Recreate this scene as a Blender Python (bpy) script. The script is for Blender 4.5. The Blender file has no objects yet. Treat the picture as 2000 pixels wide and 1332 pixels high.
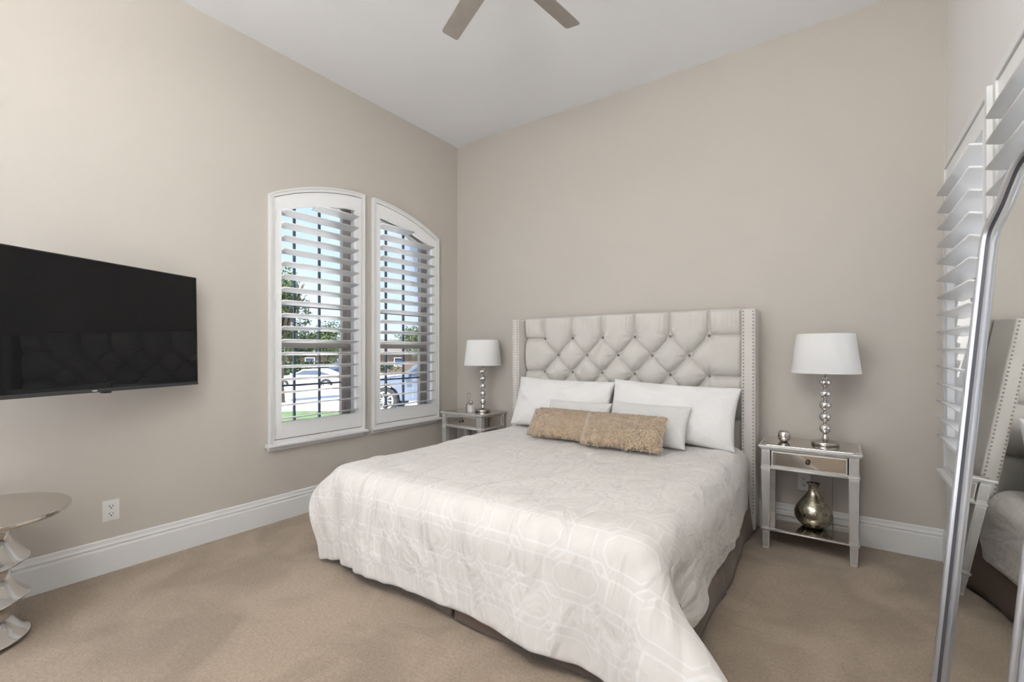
import bpy, math, random
import numpy as np
from mathutils import Vector, Matrix

SC = bpy.context.scene
COL = SC.collection
R = math.radians

# ------------------------------------------------------------------ camera
cam_d = bpy.data.cameras.new('camera')
cam = bpy.data.objects.new('camera', cam_d)
COL.objects.link(cam)
cam.location = (3.296, -3.637, 1.22)
cam.rotation_euler = (R(90), 0, R(35.4))
cam_d.sensor_width = 36
cam_d.lens = 899 / 2000 * 36
cam_d.shift_y = 20 / 2000
cam_d.clip_start = 0.02
cam_d.clip_end = 400
SC.camera = cam

# ------------------------------------------------------------------ exposure
SC.view_settings.view_transform = 'Standard'
SC.view_settings.look = 'None'
SC.view_settings.gamma = 1
SC.view_settings.use_curve_mapping = False
SC.view_settings.exposure = 0.32

# ------------------------------------------------------------------ sky
world = bpy.data.worlds.new('sky')
SC.world = world
world.use_nodes = True
wn = world.node_tree
wn.nodes.clear()
out = wn.nodes.new('ShaderNodeOutputWorld')
bg = wn.nodes.new('ShaderNodeBackground')
tc = wn.nodes.new('ShaderNodeTexCoord')
sep = wn.nodes.new('ShaderNodeSeparateXYZ')
grad = wn.nodes.new('ShaderNodeValToRGB')
mp = wn.nodes.new('ShaderNodeMapping')
noi = wn.nodes.new('ShaderNodeTexNoise')
cr = wn.nodes.new('ShaderNodeValToRGB')
mx = wn.nodes.new('ShaderNodeMixRGB')
wn.links.new(tc.outputs['Generated'], sep.inputs[0])
wn.links.new(sep.outputs['Z'], grad.inputs[0])
grad.color_ramp.elements[0].position = 0.0
grad.color_ramp.elements[0].color = (0.50, 0.60, 0.78, 1)
grad.color_ramp.elements[1].position = 0.6
grad.color_ramp.elements[1].color = (0.22, 0.36, 0.68, 1)
mp.inputs['Scale'].default_value = (1.6, 1.6, 4.0)
wn.links.new(tc.outputs['Generated'], mp.inputs[0])
wn.links.new(mp.outputs[0], noi.inputs['Vector'])
noi.inputs['Scale'].default_value = 2.2
noi.inputs['Detail'].default_value = 5
cr.color_ramp.elements[0].position = 0.44
cr.color_ramp.elements[0].color = (0, 0, 0, 1)
cr.color_ramp.elements[1].position = 0.66
cr.color_ramp.elements[1].color = (0.8, 0.8, 0.8, 1)
wn.links.new(noi.outputs['Fac'], cr.inputs[0])
wn.links.new(cr.outputs[0], mx.inputs[0])
wn.links.new(grad.outputs[0], mx.inputs[1])
mx.inputs[2].default_value = (0.62, 0.66, 0.72, 1)
wn.links.new(mx.outputs[0], bg.inputs[0])
bg.inputs[1].default_value = 1.6
wn.links.new(bg.outputs[0], out.inputs[0])

# ------------------------------------------------------------------ sun, sky portals and added room lights
def light(name, typ, loc, energy, color=(1, 1, 1), direction=None, size=None, size_y=None):
    d = bpy.data.lights.new(name, typ)
    o = bpy.data.objects.new(name, d)
    COL.objects.link(o)
    o.location = loc
    d.energy = energy
    d.color = color
    if direction is not None:
        o.rotation_euler = Vector(direction).to_track_quat('-Z', 'Y').to_euler()
    if typ == 'AREA':
        d.shape = 'RECTANGLE' if size_y else 'SQUARE'
        d.size = size
        if size_y:
            d.size_y = size_y
    return o

sun = light('sun', 'SUN', (10, -10, 20), 15.5, (1, 0.97, 0.93), direction=(-0.16, 0.52, -0.84))
sun.data.angle = R(0.6)

def portal(name, loc, direction, sx, sy):
    o = light(name, 'AREA', loc, 1.0, direction=direction, size=sx, size_y=sy)
    o.data.cycles.is_portal = True
    return o
portal('sky_portal', (-0.16, -1.58, 1.6), (1, 0, 0), 0.75, 2.0)
portal('sky_portal', (-0.16, -0.70, 1.6), (1, 0, 0), 0.75, 2.0)
portal('sky_portal', (3.98, -0.60, 1.4), (-1, 0, 0), 0.85, 1.7)
portal('sky_portal', (3.98, -1.63, 1.4), (-1, 0, 0), 0.85, 1.7)

# fill light added behind the camera, at the rear door opening
light('rear_fill_light', 'AREA', (1.55, -4.52, 1.35), 14, (1.0, 0.98, 0.955), direction=(0.05, 1, 0.06), size=2.2, size_y=2.2)

# uplight added to brighten the ceiling; its valance is built further down
ADDED_UPLIGHT = light('added_ceiling_uplight', 'AREA', (2.45, -4.27, 2.585), 160, (0.965, 0.985, 1.0), direction=(-0.1, 0.75, 1), size=1.9, size_y=0.10)

# ------------------------------------------------------------------ helpers
BASE = {}

def tag(o, label=None, cat=None, group=None, kind=None):
    if label: o['label'] = label
    if cat: o['category'] = cat
    if group: o['group'] = group
    if kind: o['kind'] = kind
    return o

def empty(name, loc, label=None, cat=None, group=None, kind=None):
    o = bpy.data.objects.new(name, None)
    o.empty_display_size = 0.05
    COL.objects.link(o)
    o.location = loc
    BASE[o.name] = Vector(loc)
    return tag(o, label, cat, group, kind)

def children_of(o):
    return [c for c in bpy.data.objects if c.parent == o]

def copy_tree(o, parent=None):
    c = o.copy()
    COL.objects.link(c)
    if parent is not None:
        c.parent = parent
    for ch in children_of(o):
        copy_tree(ch, c)
    return c

class MB:
    """collects shapes in world coordinates, links them as ONE mesh object"""
    def __init__(s):
        s.v = []; s.f = []; s.uv = None
    def add(s, vs, fs):
        n = len(s.v)
        s.v += [tuple(map(float, p)) for p in vs]
        s.f += [tuple(n + i for i in f) for f in fs]
        return s
    def box(s, x0, x1, y0, y1, z0, z1):
        return s.add([(x0,y0,z0),(x1,y0,z0),(x1,y1,z0),(x0,y1,z0),(x0,y0,z1),(x1,y0,z1),(x1,y1,z1),(x0,y1,z1)],
                     [(0,3,2,1),(4,5,6,7),(0,1,5,4),(1,2,6,5),(2,3,7,6),(3,0,4,7)])
    def frustum(s, c, z0, hx0, hy0, z1, hx1, hy1):
        x, y = c
        return s.add([(x-hx0,y-hy0,z0),(x+hx0,y-hy0,z0),(x+hx0,y+hy0,z0),(x-hx0,y+hy0,z0),
                      (x-hx1,y-hy1,z1),(x+hx1,y-hy1,z1),(x+hx1,y+hy1,z1),(x-hx1,y+hy1,z1)],
                     [(0,3,2,1),(4,5,6,7),(0,1,5,4),(1,2,6,5),(2,3,7,6),(3,0,4,7)])
    def prism(s, poly, axis, a, b):
        """poly: 2D points in the plane across axis (x: (y,z); y: (x,z); z: (x,y))"""
        def P(p, t):
            return {'x': (t, p[0], p[1]), 'y': (p[0], t, p[1]), 'z': (p[0], p[1], t)}[axis]
        n = len(poly)
        return s.add([P(p, a) for p in poly] + [P(p, b) for p in poly],
                     [tuple(range(n))[::-1], tuple(range(n, 2*n))] + [(i, (i+1) % n, n+(i+1) % n, n+i) for i in range(n)])
    def lathe(s, prof, c=(0,0,0), n=32, axis='z', cap=True):
        """prof: list of (radius, height)"""
        vs = []
        for r, h in prof:
            for k in range(n):
                a = 2*math.pi*k/n
                p = (r*math.cos(a), r*math.sin(a))
                if axis == 'z': q = (c[0]+p[0], c[1]+p[1], c[2]+h)
                elif axis == 'y': q = (c[0]+p[0], c[1]+h, c[2]+p[1])
                else: q = (c[0]+h, c[1]+p[0], c[2]+p[1])
                vs.append(q)
        fs = []
        for i in range(len(prof)-1):
            for k in range(n):
                fs.append((i*n+k, i*n+(k+1) % n, (i+1)*n+(k+1) % n, (i+1)*n+k))
        if cap:
            fs.append(tuple(range(n))[::-1])
            fs.append(tuple((len(prof)-1)*n+k for k in range(n)))
        return s.add(vs, fs)
    def tube(s, pts, r, n=10):
        pts = [Vector(p) for p in pts]
        rr = r if isinstance(r, (list, tuple)) else [r]*len(pts)
        vs = []
        for i, p in enumerate(pts):
            t = (pts[min(i+1, len(pts)-1)] - pts[max(i-1, 0)]).normalized()
            u = t.cross(Vector((0, 0, 1)))
            if u.length < 1e-3: u = t.cross(Vector((0, 1, 0)))
            u.normalize(); w = t.cross(u)
            for k in range(n):
                a = 2*math.pi*k/n
                vs.append(p + (u*math.cos(a) + w*math.sin(a))*rr[i])
        fs = [(i*n+k, i*n+(k+1) % n, (i+1)*n+(k+1) % n, (i+1)*n+k) for i in range(len(pts)-1) for k in range(n)]
        fs += [tuple(range(n))[::-1], tuple((len(pts)-1)*n+k for k in range(n))]
        return s.add(vs, fs)
    def grid(s, P, flip=False, closed=False):
        """P: array [ny, nx, 3]"""
        P = np.asarray(P); ny, nx = P.shape[:2]
        fs = []
        for j in range(ny-1):
            for i in range(nx - (0 if closed else 1)):
                q = (j*nx+i, j*nx+(i+1) % nx, (j+1)*nx+(i+1) % nx, (j+1)*nx+i)
                fs.append(q[::-1] if flip else q)
        return s.add(P.reshape(-1, 3), fs)
    def build(s, name, mat, parent=None, smooth=False, bevel=0, seg=2, base=None, uv=None, subsurf=0, solid=0):
        me = bpy.data.meshes.new(name)
        if parent is not None and base is None:
            r = parent
            while r.parent is not None: r = r.parent
            base = BASE.get(r.name, r.location)
        b = Vector(base) if base is not None else Vector((0, 0, 0))
        me.from_pydata([(p[0]-b[0], p[1]-b[1], p[2]-b[2]) for p in s.v], [], s.f)
        me.update()
        if uv is not None:
            L = me.uv_layers.new(name='UVMap')
            idx = np.zeros(len(me.loops), dtype=np.int32)
            me.loops.foreach_get('vertex_index', idx)
            L.data.foreach_set('uv', np.asarray(uv, dtype=np.float32)[idx].ravel())
        if smooth:
            me.polygons.foreach_set('use_smooth', [True]*len(me.polygons))
        o = bpy.data.objects.new(name, me)
        COL.objects.link(o)
        if parent is not None:
            o.parent = parent
        elif base is not None:
            o.location = base
            BASE[o.name] = Vector(base)
        if mat is not None:
            me.materials.append(mat)
        if solid:
            m = o.modifiers.new('solidify', 'SOLIDIFY'); m.thickness = solid; m.offset = 0
        if subsurf:
            m = o.modifiers.new('subsurf', 'SUBSURF'); m.levels = subsurf; m.render_levels = subsurf
        if bevel:
            m = o.modifiers.new('bevel', 'BEVEL'); m.width = bevel; m.segments = seg; m.limit_method = 'ANGLE'; m.angle_limit = R(35)
            m.harden_normals = False
        if smooth == 'auto':
            pass
        return o

def struct(o):
    o['kind'] = 'structure'
    return o

# ------------------------------------------------------------------ materials
def mat(name, color, rough=0.5, metal=0.0, bump=0.0, bscale=200, spec=0.5, var=0.0, vscale=3, coat=0, sheen=0, bdist=0.004, trans=0, ior=1.45, detail=3, coord='Object', alpha=None):
    m = bpy.data.materials.new(name)
    m.use_nodes = True
    nt = m.node_tree
    b = nt.nodes['Principled BSDF']
    b.inputs['Base Color'].default_value = (*color, 1)
    b.inputs['Roughness'].default_value = rough
    b.inputs['Metallic'].default_value = metal
    b.inputs['Specular IOR Level'].default_value = spec
    b.inputs['Coat Weight'].default_value = coat
    b.inputs['Sheen Weight'].default_value = sheen
    b.inputs['Transmission Weight'].default_value = trans
    b.inputs['IOR'].default_value = ior
    if bump or var:
        t = nt.nodes.new('ShaderNodeTexCoord')
    if bump:
        n = nt.nodes.new('ShaderNodeTexNoise')
        n.inputs['Scale'].default_value = bscale
        n.inputs['Detail'].default_value = detail
        nt.links.new(t.outputs[coord], n.inputs['Vector'])
        bp = nt.nodes.new('ShaderNodeBump')
        bp.inputs['Strength'].default_value = bump
        bp.inputs['Distance'].default_value = bdist
        nt.links.new(n.outputs['Fac'], bp.inputs['Height'])
        nt.links.new(bp.outputs[0], b.inputs['Normal'])
    if var:
        n2 = nt.nodes.new('ShaderNodeTexNoise')
        n2.inputs['Scale'].default_value = vscale
        n2.inputs['Detail'].default_value = 4
        nt.links.new(t.outputs[coord], n2.inputs['Vector'])
        rp = nt.nodes.new('ShaderNodeValToRGB')
        rp.color_ramp.elements[0].position = 0.3
        rp.color_ramp.elements[1].position = 0.7
        rp.color_ramp.elements[0].color = (*[c*(1-var) for c in color], 1)
        rp.color_ramp.elements[1].color = (*[min(1, c*(1+var)) for c in color], 1)
        nt.links.new(n2.outputs['Fac'], rp.inputs[0])
        nt.links.new(rp.outputs[0], b.inputs['Base Color'])
    return m

M = {}
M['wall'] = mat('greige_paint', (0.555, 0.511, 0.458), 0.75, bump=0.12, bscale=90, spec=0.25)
M['wall_lit'] = mat('lit_greige_paint', (0.80, 0.785, 0.76), 0.75, bump=0.12, bscale=90, spec=0.25)  # same greige, lightened for the light falling on the right wall
M['ceiling'] = mat('ceiling_paint', (0.93, 0.93, 0.93), 0.9, bump=0.08, bscale=120, spec=0.1)
M['trim'] = mat('white_trim_paint', (0.80, 0.80, 0.79), 0.35, spec=0.4)
M['shutter'] = mat('white_shutter_paint', (0.91, 0.91, 0.905), 0.30, spec=0.4)
M['gap'] = mat('shadow_line', (0.30, 0.30, 0.30), 0.6)
M['sash'] = mat('tan_vinyl', (0.34, 0.31, 0.285), 0.4)
M['muntin'] = mat('dark_muntin', (0.08, 0.10, 0.13), 0.4)
M['chrome'] = mat('chrome', (0.78, 0.77, 0.75), 0.10, 1.0)
M['nickel'] = mat('brushed_nickel', (0.55, 0.52, 0.48), 0.22, 1.0)
M['darkmetal'] = mat('dark_bronze', (0.10, 0.08, 0.07), 0.35, 0.8)
M['silverleaf'] = mat('silver_leaf_wood', (0.70, 0.685, 0.65), 0.36, 0.45, bump=0.1, bscale=60, var=0.08, vscale=20)
M['mirror'] = mat('antique_mirror', (0.62, 0.59, 0.55), 0.05, 1.0)
M['legmirror'] = mat('aged_silver_mirror', (0.60, 0.59, 0.575), 0.26, 0.35)
M['glassmirror'] = mat('mirror_glass', (0.90, 0.91, 0.90), 0.012, 1.0)
M['mframe'] = mat('silver_mirror_frame', (0.62, 0.63, 0.67), 0.30, 0.8, bump=0.06, bscale=40)
M['mdark'] = mat('dark_reflection_groove', (0.10, 0.10, 0.115), 0.45, 0.5)  # dark reflections painted as bands along the frame profile
M['mside'] = mat('grey_mirror_edge', (0.52, 0.52, 0.56), 0.45, 0.3)
M['tv'] = mat('tv_plastic', (0.02, 0.02, 0.022), 0.35)
M['screen'] = mat('tv_screen', (0.006, 0.006, 0.007), 0.025, spec=0.32)
M['tvtrim'] = mat('tv_grey_trim', (0.055, 0.055, 0.055), 0.4, 0.3)
M['logo'] = mat('tv_badge', (0.75, 0.75, 0.75), 0.3, 0.3)
M['linen'] = mat('linen_upholstery', (0.66, 0.63, 0.58), 0.85, bump=0.35, bscale=420, spec=0.2, sheen=0.25, var=0.04, vscale=6)
M['button'] = mat('upholstered_button', (0.25, 0.23, 0.21), 0.8, bump=0.3, bscale=400)  # colour darkened for the shade deep in the tufts
M['nail'] = mat('pewter_nailhead', (0.42, 0.39, 0.35), 0.30, 1.0)
M['sheet'] = mat('white_cotton', (0.87, 0.855, 0.835), 0.85, bump=0.9, bscale=6, bdist=0.03, spec=0.2, sheen=0.2, detail=4)
M['cushion'] = mat('pale_grey_silk', (0.74, 0.73, 0.71), 0.55, bump=0.8, bscale=9, bdist=0.02, spec=0.3, sheen=0.3)
M['suede'] = mat('beige_faux_suede', (0.50, 0.40, 0.31), 0.9, bump=0.4, bscale=120, sheen=0.3)
M['skirt'] = mat('taupe_bed_skirt', (0.150, 0.102, 0.072), 0.75, bump=0.15, bscale=200, sheen=0.2)
M['mattress'] = mat('mattress_ticking', (0.75, 0.73, 0.70), 0.9)
M['shade'] = mat('white_lamp_shade', (0.86, 0.85, 0.83), 0.8, bump=0.1, bscale=500, spec=0.2)
M['plate'] = mat('white_plastic', (0.78, 0.77, 0.75), 0.3)
M['slot'] = mat('dark_slot', (0.03, 0.03, 0.03), 0.6)
M['bounce_white'] = mat('white_light_bounce', (0.80, 0.79, 0.77), 0.9)  # whitened so the yard and house bounce light onto the right louvers
M['concrete'] = mat('pale_concrete', (0.66, 0.64, 0.62), 0.9, var=0.06, vscale=1.2)
M['grass'] = mat('lawn_grass', (0.07, 0.115, 0.045), 0.9, bump=0.6, bscale=60, var=0.3, vscale=5)
M['bark'] = mat('bark', (0.08, 0.06, 0.045), 0.9, bump=0.6, bscale=30)
M['leaf'] = mat('green_leaves', (0.045, 0.080, 0.018), 0.6, var=0.35, vscale=2)
M['leafdark'] = mat('dark_green_leaves', (0.018, 0.040, 0.012), 0.6, var=0.35, vscale=2)
M['brick'] = mat('brown_brick', (0.09, 0.065, 0.05), 0.9, var=0.2, vscale=8)
M['roof'] = mat('grey_shingles', (0.10, 0.09, 0.085), 0.9, var=0.2, vscale=6)
M['carwhite'] = mat('white_car_paint', (0.42, 0.42, 0.43), 0.25, coat=0.4)
M['carblue'] = mat('dark_blue_car_paint', (0.025, 0.035, 0.07), 0.25, coat=0.6)
M['carsilver'] = mat('silver_blue_car_paint', (0.12, 0.155, 0.22), 0.25, 0.3, coat=0.6)
M['carglass'] = mat('tinted_car_glass', (0.03, 0.05, 0.09), 0.06, spec=0.8)
M['tyre'] = mat('tyre_rubber', (0.025, 0.025, 0.028), 0.8)
M['rim'] = mat('alloy_rim', (0.6, 0.6, 0.62), 0.25, 0.9)
M['blade'] = mat('taupe_fan_blade', (0.34, 0.30, 0.26), 0.5, var=0.08, vscale=12)
M['motor'] = mat('fan_motor_nickel', (0.42, 0.39, 0.36), 0.3, 0.9)

def glass_mat(name, tint=(1, 1, 1), gloss=0.06):
    m = bpy.data.materials.new(name); m.use_nodes = True
    nt = m.node_tree; nt.nodes.clear()
    o = nt.nodes.new('ShaderNodeOutputMaterial')
    t = nt.nodes.new('ShaderNodeBsdfTransparent'); t.inputs[0].default_value = (*tint, 1)
    g = nt.nodes.new('ShaderNodeBsdfGlossy'); g.inputs['Roughness'].default_value = 0.02
    f = nt.nodes.new('ShaderNodeFresnel'); f.inputs[0].default_value = 1.45
    mul = nt.nodes.new('ShaderNodeMath'); mul.operation = 'MULTIPLY'; mul.inputs[1].default_value = gloss*12
    mix = nt.nodes.new('ShaderNodeMixShader')
    nt.links.new(f.outputs[0], mul.inputs[0]); nt.links.new(mul.outputs[0], mix.inputs[0])
    nt.links.new(t.outputs[0], mix.inputs[1]); nt.links.new(g.outputs[0], mix.inputs[2])
    nt.links.new(mix.outputs[0], o.inputs[0])
    return m
M['pane'] = glass_mat('window_glass', (0.97, 0.98, 0.98), 0.06)
M['bottleglass'] = glass_mat('clear_glass', (0.95, 0.965, 0.96), 0.05)

def carpet_mat():
    m = mat('beige_cut_pile_carpet', (0.42, 0.34, 0.26), 0.95, spec=0.05, sheen=0.25)
    nt = m.node_tree; b = nt.nodes['Principled BSDF']
    t = nt.nodes.new('ShaderNodeTexCoord')
    n1 = nt.nodes.new('ShaderNodeTexNoise'); n1.inputs['Scale'].default_value = 150; n1.inputs['Detail'].default_value = 6; n1.inputs['Roughness'].default_value = 0.85
    n2 = nt.nodes.new('ShaderNodeTexNoise'); n2.inputs['Scale'].default_value = 2.6; n2.inputs['Detail'].default_value = 5; n2.inputs['Distortion'].default_value = 0.8
    n3 = nt.nodes.new('ShaderNodeTexVoronoi'); n3.inputs['Scale'].default_value = 330
    n4 = nt.nodes.new('ShaderNodeTexNoise'); n4.inputs['Scale'].default_value = 70; n4.inputs['Detail'].default_value = 3
    for n in (n1, n2, n3, n4): nt.links.new(t.outputs['Object'], n.inputs['Vector'])
    r1 = nt.nodes.new('ShaderNodeValToRGB')
    r1.color_ramp.elements[0].position = 0.36; r1.color_ramp.elements[0].color = (0.26, 0.193, 0.137, 1)
    r1.color_ramp.elements[1].position = 0.64; r1.color_ramp.elements[1].color = (0.45, 0.362, 0.275, 1)
    av = nt.nodes.new('ShaderNodeMath'); av.operation = 'MULTIPLY_ADD'; av.inputs[1].default_value = 0.25
    hf = nt.nodes.new('ShaderNodeMath'); hf.operation = 'MULTIPLY'; hf.inputs[1].default_value = 0.75
    nt.links.new(n1.outputs['Fac'], hf.inputs[0]); nt.links.new(n4.outputs['Fac'], av.inputs[0]); nt.links.new(hf.outputs[0], av.inputs[2])
    nt.links.new(av.outputs[0], r1.inputs[0])
    r2 = nt.nodes.new('ShaderNodeValToRGB')
    r2.color_ramp.elements[0].position = 0.38; r2.color_ramp.elements[0].color = (0.84, 0.83, 0.82, 1)
    r2.color_ramp.elements[1].position = 0.62; r2.color_ramp.elements[1].color = (1.08, 1.08, 1.08, 1)
    nt.links.new(n2.outputs['Fac'], r2.inputs[0])
    mu = nt.nodes.new('ShaderNodeMixRGB'); mu.blend_type = 'MULTIPLY'; mu.inputs[0].default_value = 1
    nt.links.new(r1.outputs[0], mu.inputs[1]); nt.links.new(r2.outputs[0], mu.inputs[2])
    nt.links.new(mu.outputs[0], b.inputs['Base Color'])
    bp = nt.nodes.new('ShaderNodeBump'); bp.inputs['Strength'].default_value = 0.45; bp.inputs['Distance'].default_value = 0.005
    ad = nt.nodes.new('ShaderNodeMath'); ad.operation = 'ADD'
    nt.links.new(n1.outputs['Fac'], ad.inputs[0]); nt.links.new(n3.outputs['Distance'], ad.inputs[1])
    nt.links.new(ad.outputs[0], bp.inputs['Height']); nt.links.new(bp.outputs[0], b.inputs['Normal'])
    return m
M['carpet'] = carpet_mat()

def duvet_mat():
    """off-white duvet with an interlaced trellis of long octagons woven in a satin thread"""
    m = mat('ivory_jacquard', (0.74, 0.715, 0.675), 0.7, spec=0.3, sheen=0.3)
    nt = m.node_tree; b = nt.nodes['Principled BSDF']; L = nt.links.new
    uv = nt.nodes.new('ShaderNodeUVMap')
    sp = nt.nodes.new('ShaderNodeSeparateXYZ'); L(uv.outputs[0], sp.inputs[0])
    def mth(op, a, b_=None, c=None):
        n = nt.nodes.new('ShaderNodeMath'); n.operation = op
        for k, x in enumerate((a, b_, c)):
            if x is None: continue
            if isinstance(x, (int, float)): n.inputs[k].default_value = x
            else: L(x, n.inputs[k])
        return n.outputs[0]
    PX, PY = 0.36, 0.26
    def lattice(ox, oy):
        u = mth('ADD', sp.outputs['X'], ox); v = mth('ADD', sp.outputs['Y'], oy)
        fu = mth('ABSOLUTE', mth('SUBTRACT', mth('MULTIPLY', mth('FRACT', mth('DIVIDE', u, PX)), PX), PX/2))
        fv = mth('ABSOLUTE', mth('SUBTRACT', mth('MULTIPLY', mth('FRACT', mth('DIVIDE', v, PY)), PY), PY/2))
        def ring(ax, ay, k, w):
            d = mth('MAXIMUM', mth('SUBTRACT', fu, ax), mth('SUBTRACT', fv, ay))
            d = mth('MAXIMUM', d, mth('SUBTRACT', mth('MULTIPLY', mth('ADD', fu, fv), 0.7071), k))
            return mth('LESS_THAN', mth('ABSOLUTE', d), w)
        return mth('MAXIMUM', ring(0.133, 0.083, 0.123, 0.0042), ring(0.092, 0.048, 0.077, 0.0030))
    pat = mth('MAXIMUM', lattice(0, 0), lattice(PX/2, PY/2))
    mixc = nt.nodes.new('ShaderNodeMixRGB'); L(pat, mixc.inputs[0])
    mixc.inputs[1].default_value = (0.785, 0.745, 0.695, 1); mixc.inputs[2].default_value = (0.84, 0.815, 0.78, 1)
    L(mixc.outputs[0], b.inputs['Base Color'])
    L(mth('SUBTRACT', 0.60, mth('MULTIPLY', pat, 0.24)), b.inputs['Roughness'])
    n1 = nt.nodes.new('ShaderNodeTexNoise'); n1.inputs['Scale'].default_value = 7; n1.inputs['Detail'].default_value = 3; n1.inputs['Distortion'].default_value = 0.5
    mpn = nt.nodes.new('ShaderNodeMapping'); mpn.inputs['Scale'].default_value = (1.3, 0.6, 1)
    L(uv.outputs[0], mpn.inputs[0]); L(mpn.outputs[0], n1.inputs['Vector'])
    b1 = nt.nodes.new('ShaderNodeBump'); b1.inputs['Strength'].default_value = 0.8; b1.inputs['Distance'].default_value = 0.05
    L(n1.outputs['Fac'], b1.inputs['Height'])
    b2 = nt.nodes.new('ShaderNodeBump'); b2.inputs['Strength'].default_value = 0.5; b2.inputs['Distance'].default_value = 0.0018
    L(pat, b2.inputs['Height']); L(b1.outputs[0], b2.inputs['Normal'])
    L(b2.outputs[0], b.inputs['Normal'])
    return m
M['duvet'] = duvet_mat()

def fur_mat():
    m = mat('curly_tan_fur', (0.72, 0.545, 0.375), 0.7, sheen=0.4, var=0.15, vscale=30)
    return m
M['fur'] = fur_mat()

def mercury_mat(name, c1, c2, scale):
    m = mat(name, c1, 0.15, 1.0)
    nt = m.node_tree; b = nt.nodes['Principled BSDF']; L = nt.links.new
    t = nt.nodes.new('ShaderNodeTexCoord')
    n = nt.nodes.new('ShaderNodeTexNoise'); n.inputs['Scale'].default_value = scale; n.inputs['Detail'].default_value = 6
    L(t.outputs['Object'], n.inputs['Vector'])
    r = nt.nodes.new('ShaderNodeValToRGB')
    r.color_ramp.elements[0].position = 0.40; r.color_ramp.elements[0].color = (*c2, 1)
    r.color_ramp.elements[1].position = 0.60; r.color_ramp.elements[1].color = (*c1, 1)
    L(n.outputs['Fac'], r.inputs[0]); L(r.outputs[0], b.inputs['Base Color'])
    r2 = nt.nodes.new('ShaderNodeValToRGB')
    r2.color_ramp.elements[0].position = 0.35; r2.color_ramp.elements[0].color = (0.45, 0.45, 0.45, 1)
    r2.color_ramp.elements[1].position = 0.65; r2.color_ramp.elements[1].color = (0.10, 0.10, 0.10, 1)
    L(n.outputs['Fac'], r2.inputs[0]); L(r2.outputs[0], b.inputs['Roughness'])
    bp = nt.nodes.new('ShaderNodeBump'); bp.inputs['Strength'].default_value = 0.3; bp.inputs['Distance'].default_value = 0.003
    L(n.outputs['Fac'], bp.inputs['Height']); L(bp.outputs[0], b.inputs['Normal'])
    return m
M['vase'] = mercury_mat('gold_mercury_glass', (0.52, 0.48, 0.38), (0.22, 0.20, 0.145), 26)
M['votive'] = mercury_mat('silver_mercury_glass', (0.80, 0.77, 0.73), (0.45, 0.42, 0.38), 40)

# ================================================================== ROOM SHELL
RW, RL, RH = 3.80, -4.40, 3.375      # width, rear wall y, ceiling height
ARC_Y, ARC_R, ARC_T = -1.14, 1.807, 2.545
def arch(y, drop=0.0):
    return ARC_T - ARC_R + math.sqrt(ARC_R**2 - (y-ARC_Y)**2) - drop

def wall_cols(mb, axis, a, b, s0, s1, openings, zt=RH, z0=0.0):
    """wall slab in the (s, z) plane, extruded from a to b; openings: (o0, o1, zb, topfn)"""
    cuts = {s0, s1}
    for o0, o1, zb, tf in openings:
        n = 14 if callable(tf) else 1
        for k in range(n+1): cuts.add(round(o0+(o1-o0)*k/n, 5))
    cuts = sorted(cuts)
    for c0, c1 in zip(cuts, cuts[1:]):
        m = (c0+c1)/2
        op = [o for o in openings if o[0] < m < o[1]]
        if not op:
            mb.prism([(c0, z0), (c1, z0), (c1, zt), (c0, zt)], axis, a, b)
        else:
            o0, o1, zb, tf = op[0]
            t0, t1 = (tf(c0), tf(c1)) if callable(tf) else (tf, tf)
            if zb > z0: mb.prism([(c0, z0), (c1, z0), (c1, zb), (c0, zb)], axis, a, b)
            mb.prism([(c0, t0), (c1, t1), (c1, zt), (c0, zt)], axis, a, b)
    return mb

LW = [(-1.930, -1.235, 0.62), (-1.045, -0.350, 0.62)]      # left wall openings y0, y1, sill
struct(wall_cols(MB(), 'x', -0.16, 0.0, RL-0.15, 0.15, [(y0, y1, zb, lambda y: arch(y, 0.075)) for y0, y1, zb in LW]).build('wall_left', M['wall']))
RWIN = [(-1.025, -0.175), (-2.055, -1.205)]
struct(wall_cols(MB(), 'x', RW, RW+0.16, RL-0.15, 0.15, [(y0, y1, 0.62, 2.20) for y0, y1 in RWIN]).build('wall_right', M['wall_lit']))
struct(MB().box(0, RW, 0, 0.15, 0, RH).build('wall_back', M['wall']))
struct(wall_cols(MB(), 'y', RL, RL-0.15, 0, RW, [(0.40, 2.70, 0.0, 2.45)]).build('wall_rear', M['wall']))
struct(MB().box(-0.16, RW+0.16, RL-0.15, 0.15, -0.12, 0.0).build('floor', M['carpet']))
struct(MB().box(-0.16, RW+0.16, RL-0.15, 0.15, RH, RH+0.12).build('ceiling', M['ceiling']))

# baseboards: stepped and rounded profile, depth d from the wall, height z
BP = [(0, 0), (0.016, 0), (0.016, 0.128), (0.0145, 0.134), (0.0105, 0.137), (0.0105, 0.143), (0.014, 0.147), (0.014, 0.153), (0.010, 0.160), (0.0085, 0.172), (0.0085, 0.178), (0.005, 0.184), (0, 0.184)]
struct(MB().prism([(d, z) for d, z in BP], 'y', RL, 0.0).build('baseboard_left', M['trim']))
struct(MB().prism([(-d, z) for d, z in BP], 'x', 0.0, RW).build('baseboard_back', M['trim']))
struct(MB().prism([(RW-d, z) for d, z in BP], 'y', RL, 0.0).build('baseboard_right', M['trim']))
b = MB()
b.prism([(RL+d, z) for d, z in BP], 'x', 0.0, 0.33)
b.prism([(RL+d, z) for d, z in BP], 'x', 2.77, RW)
struct(b.build('baseboard_rear', M['trim']))

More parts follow.
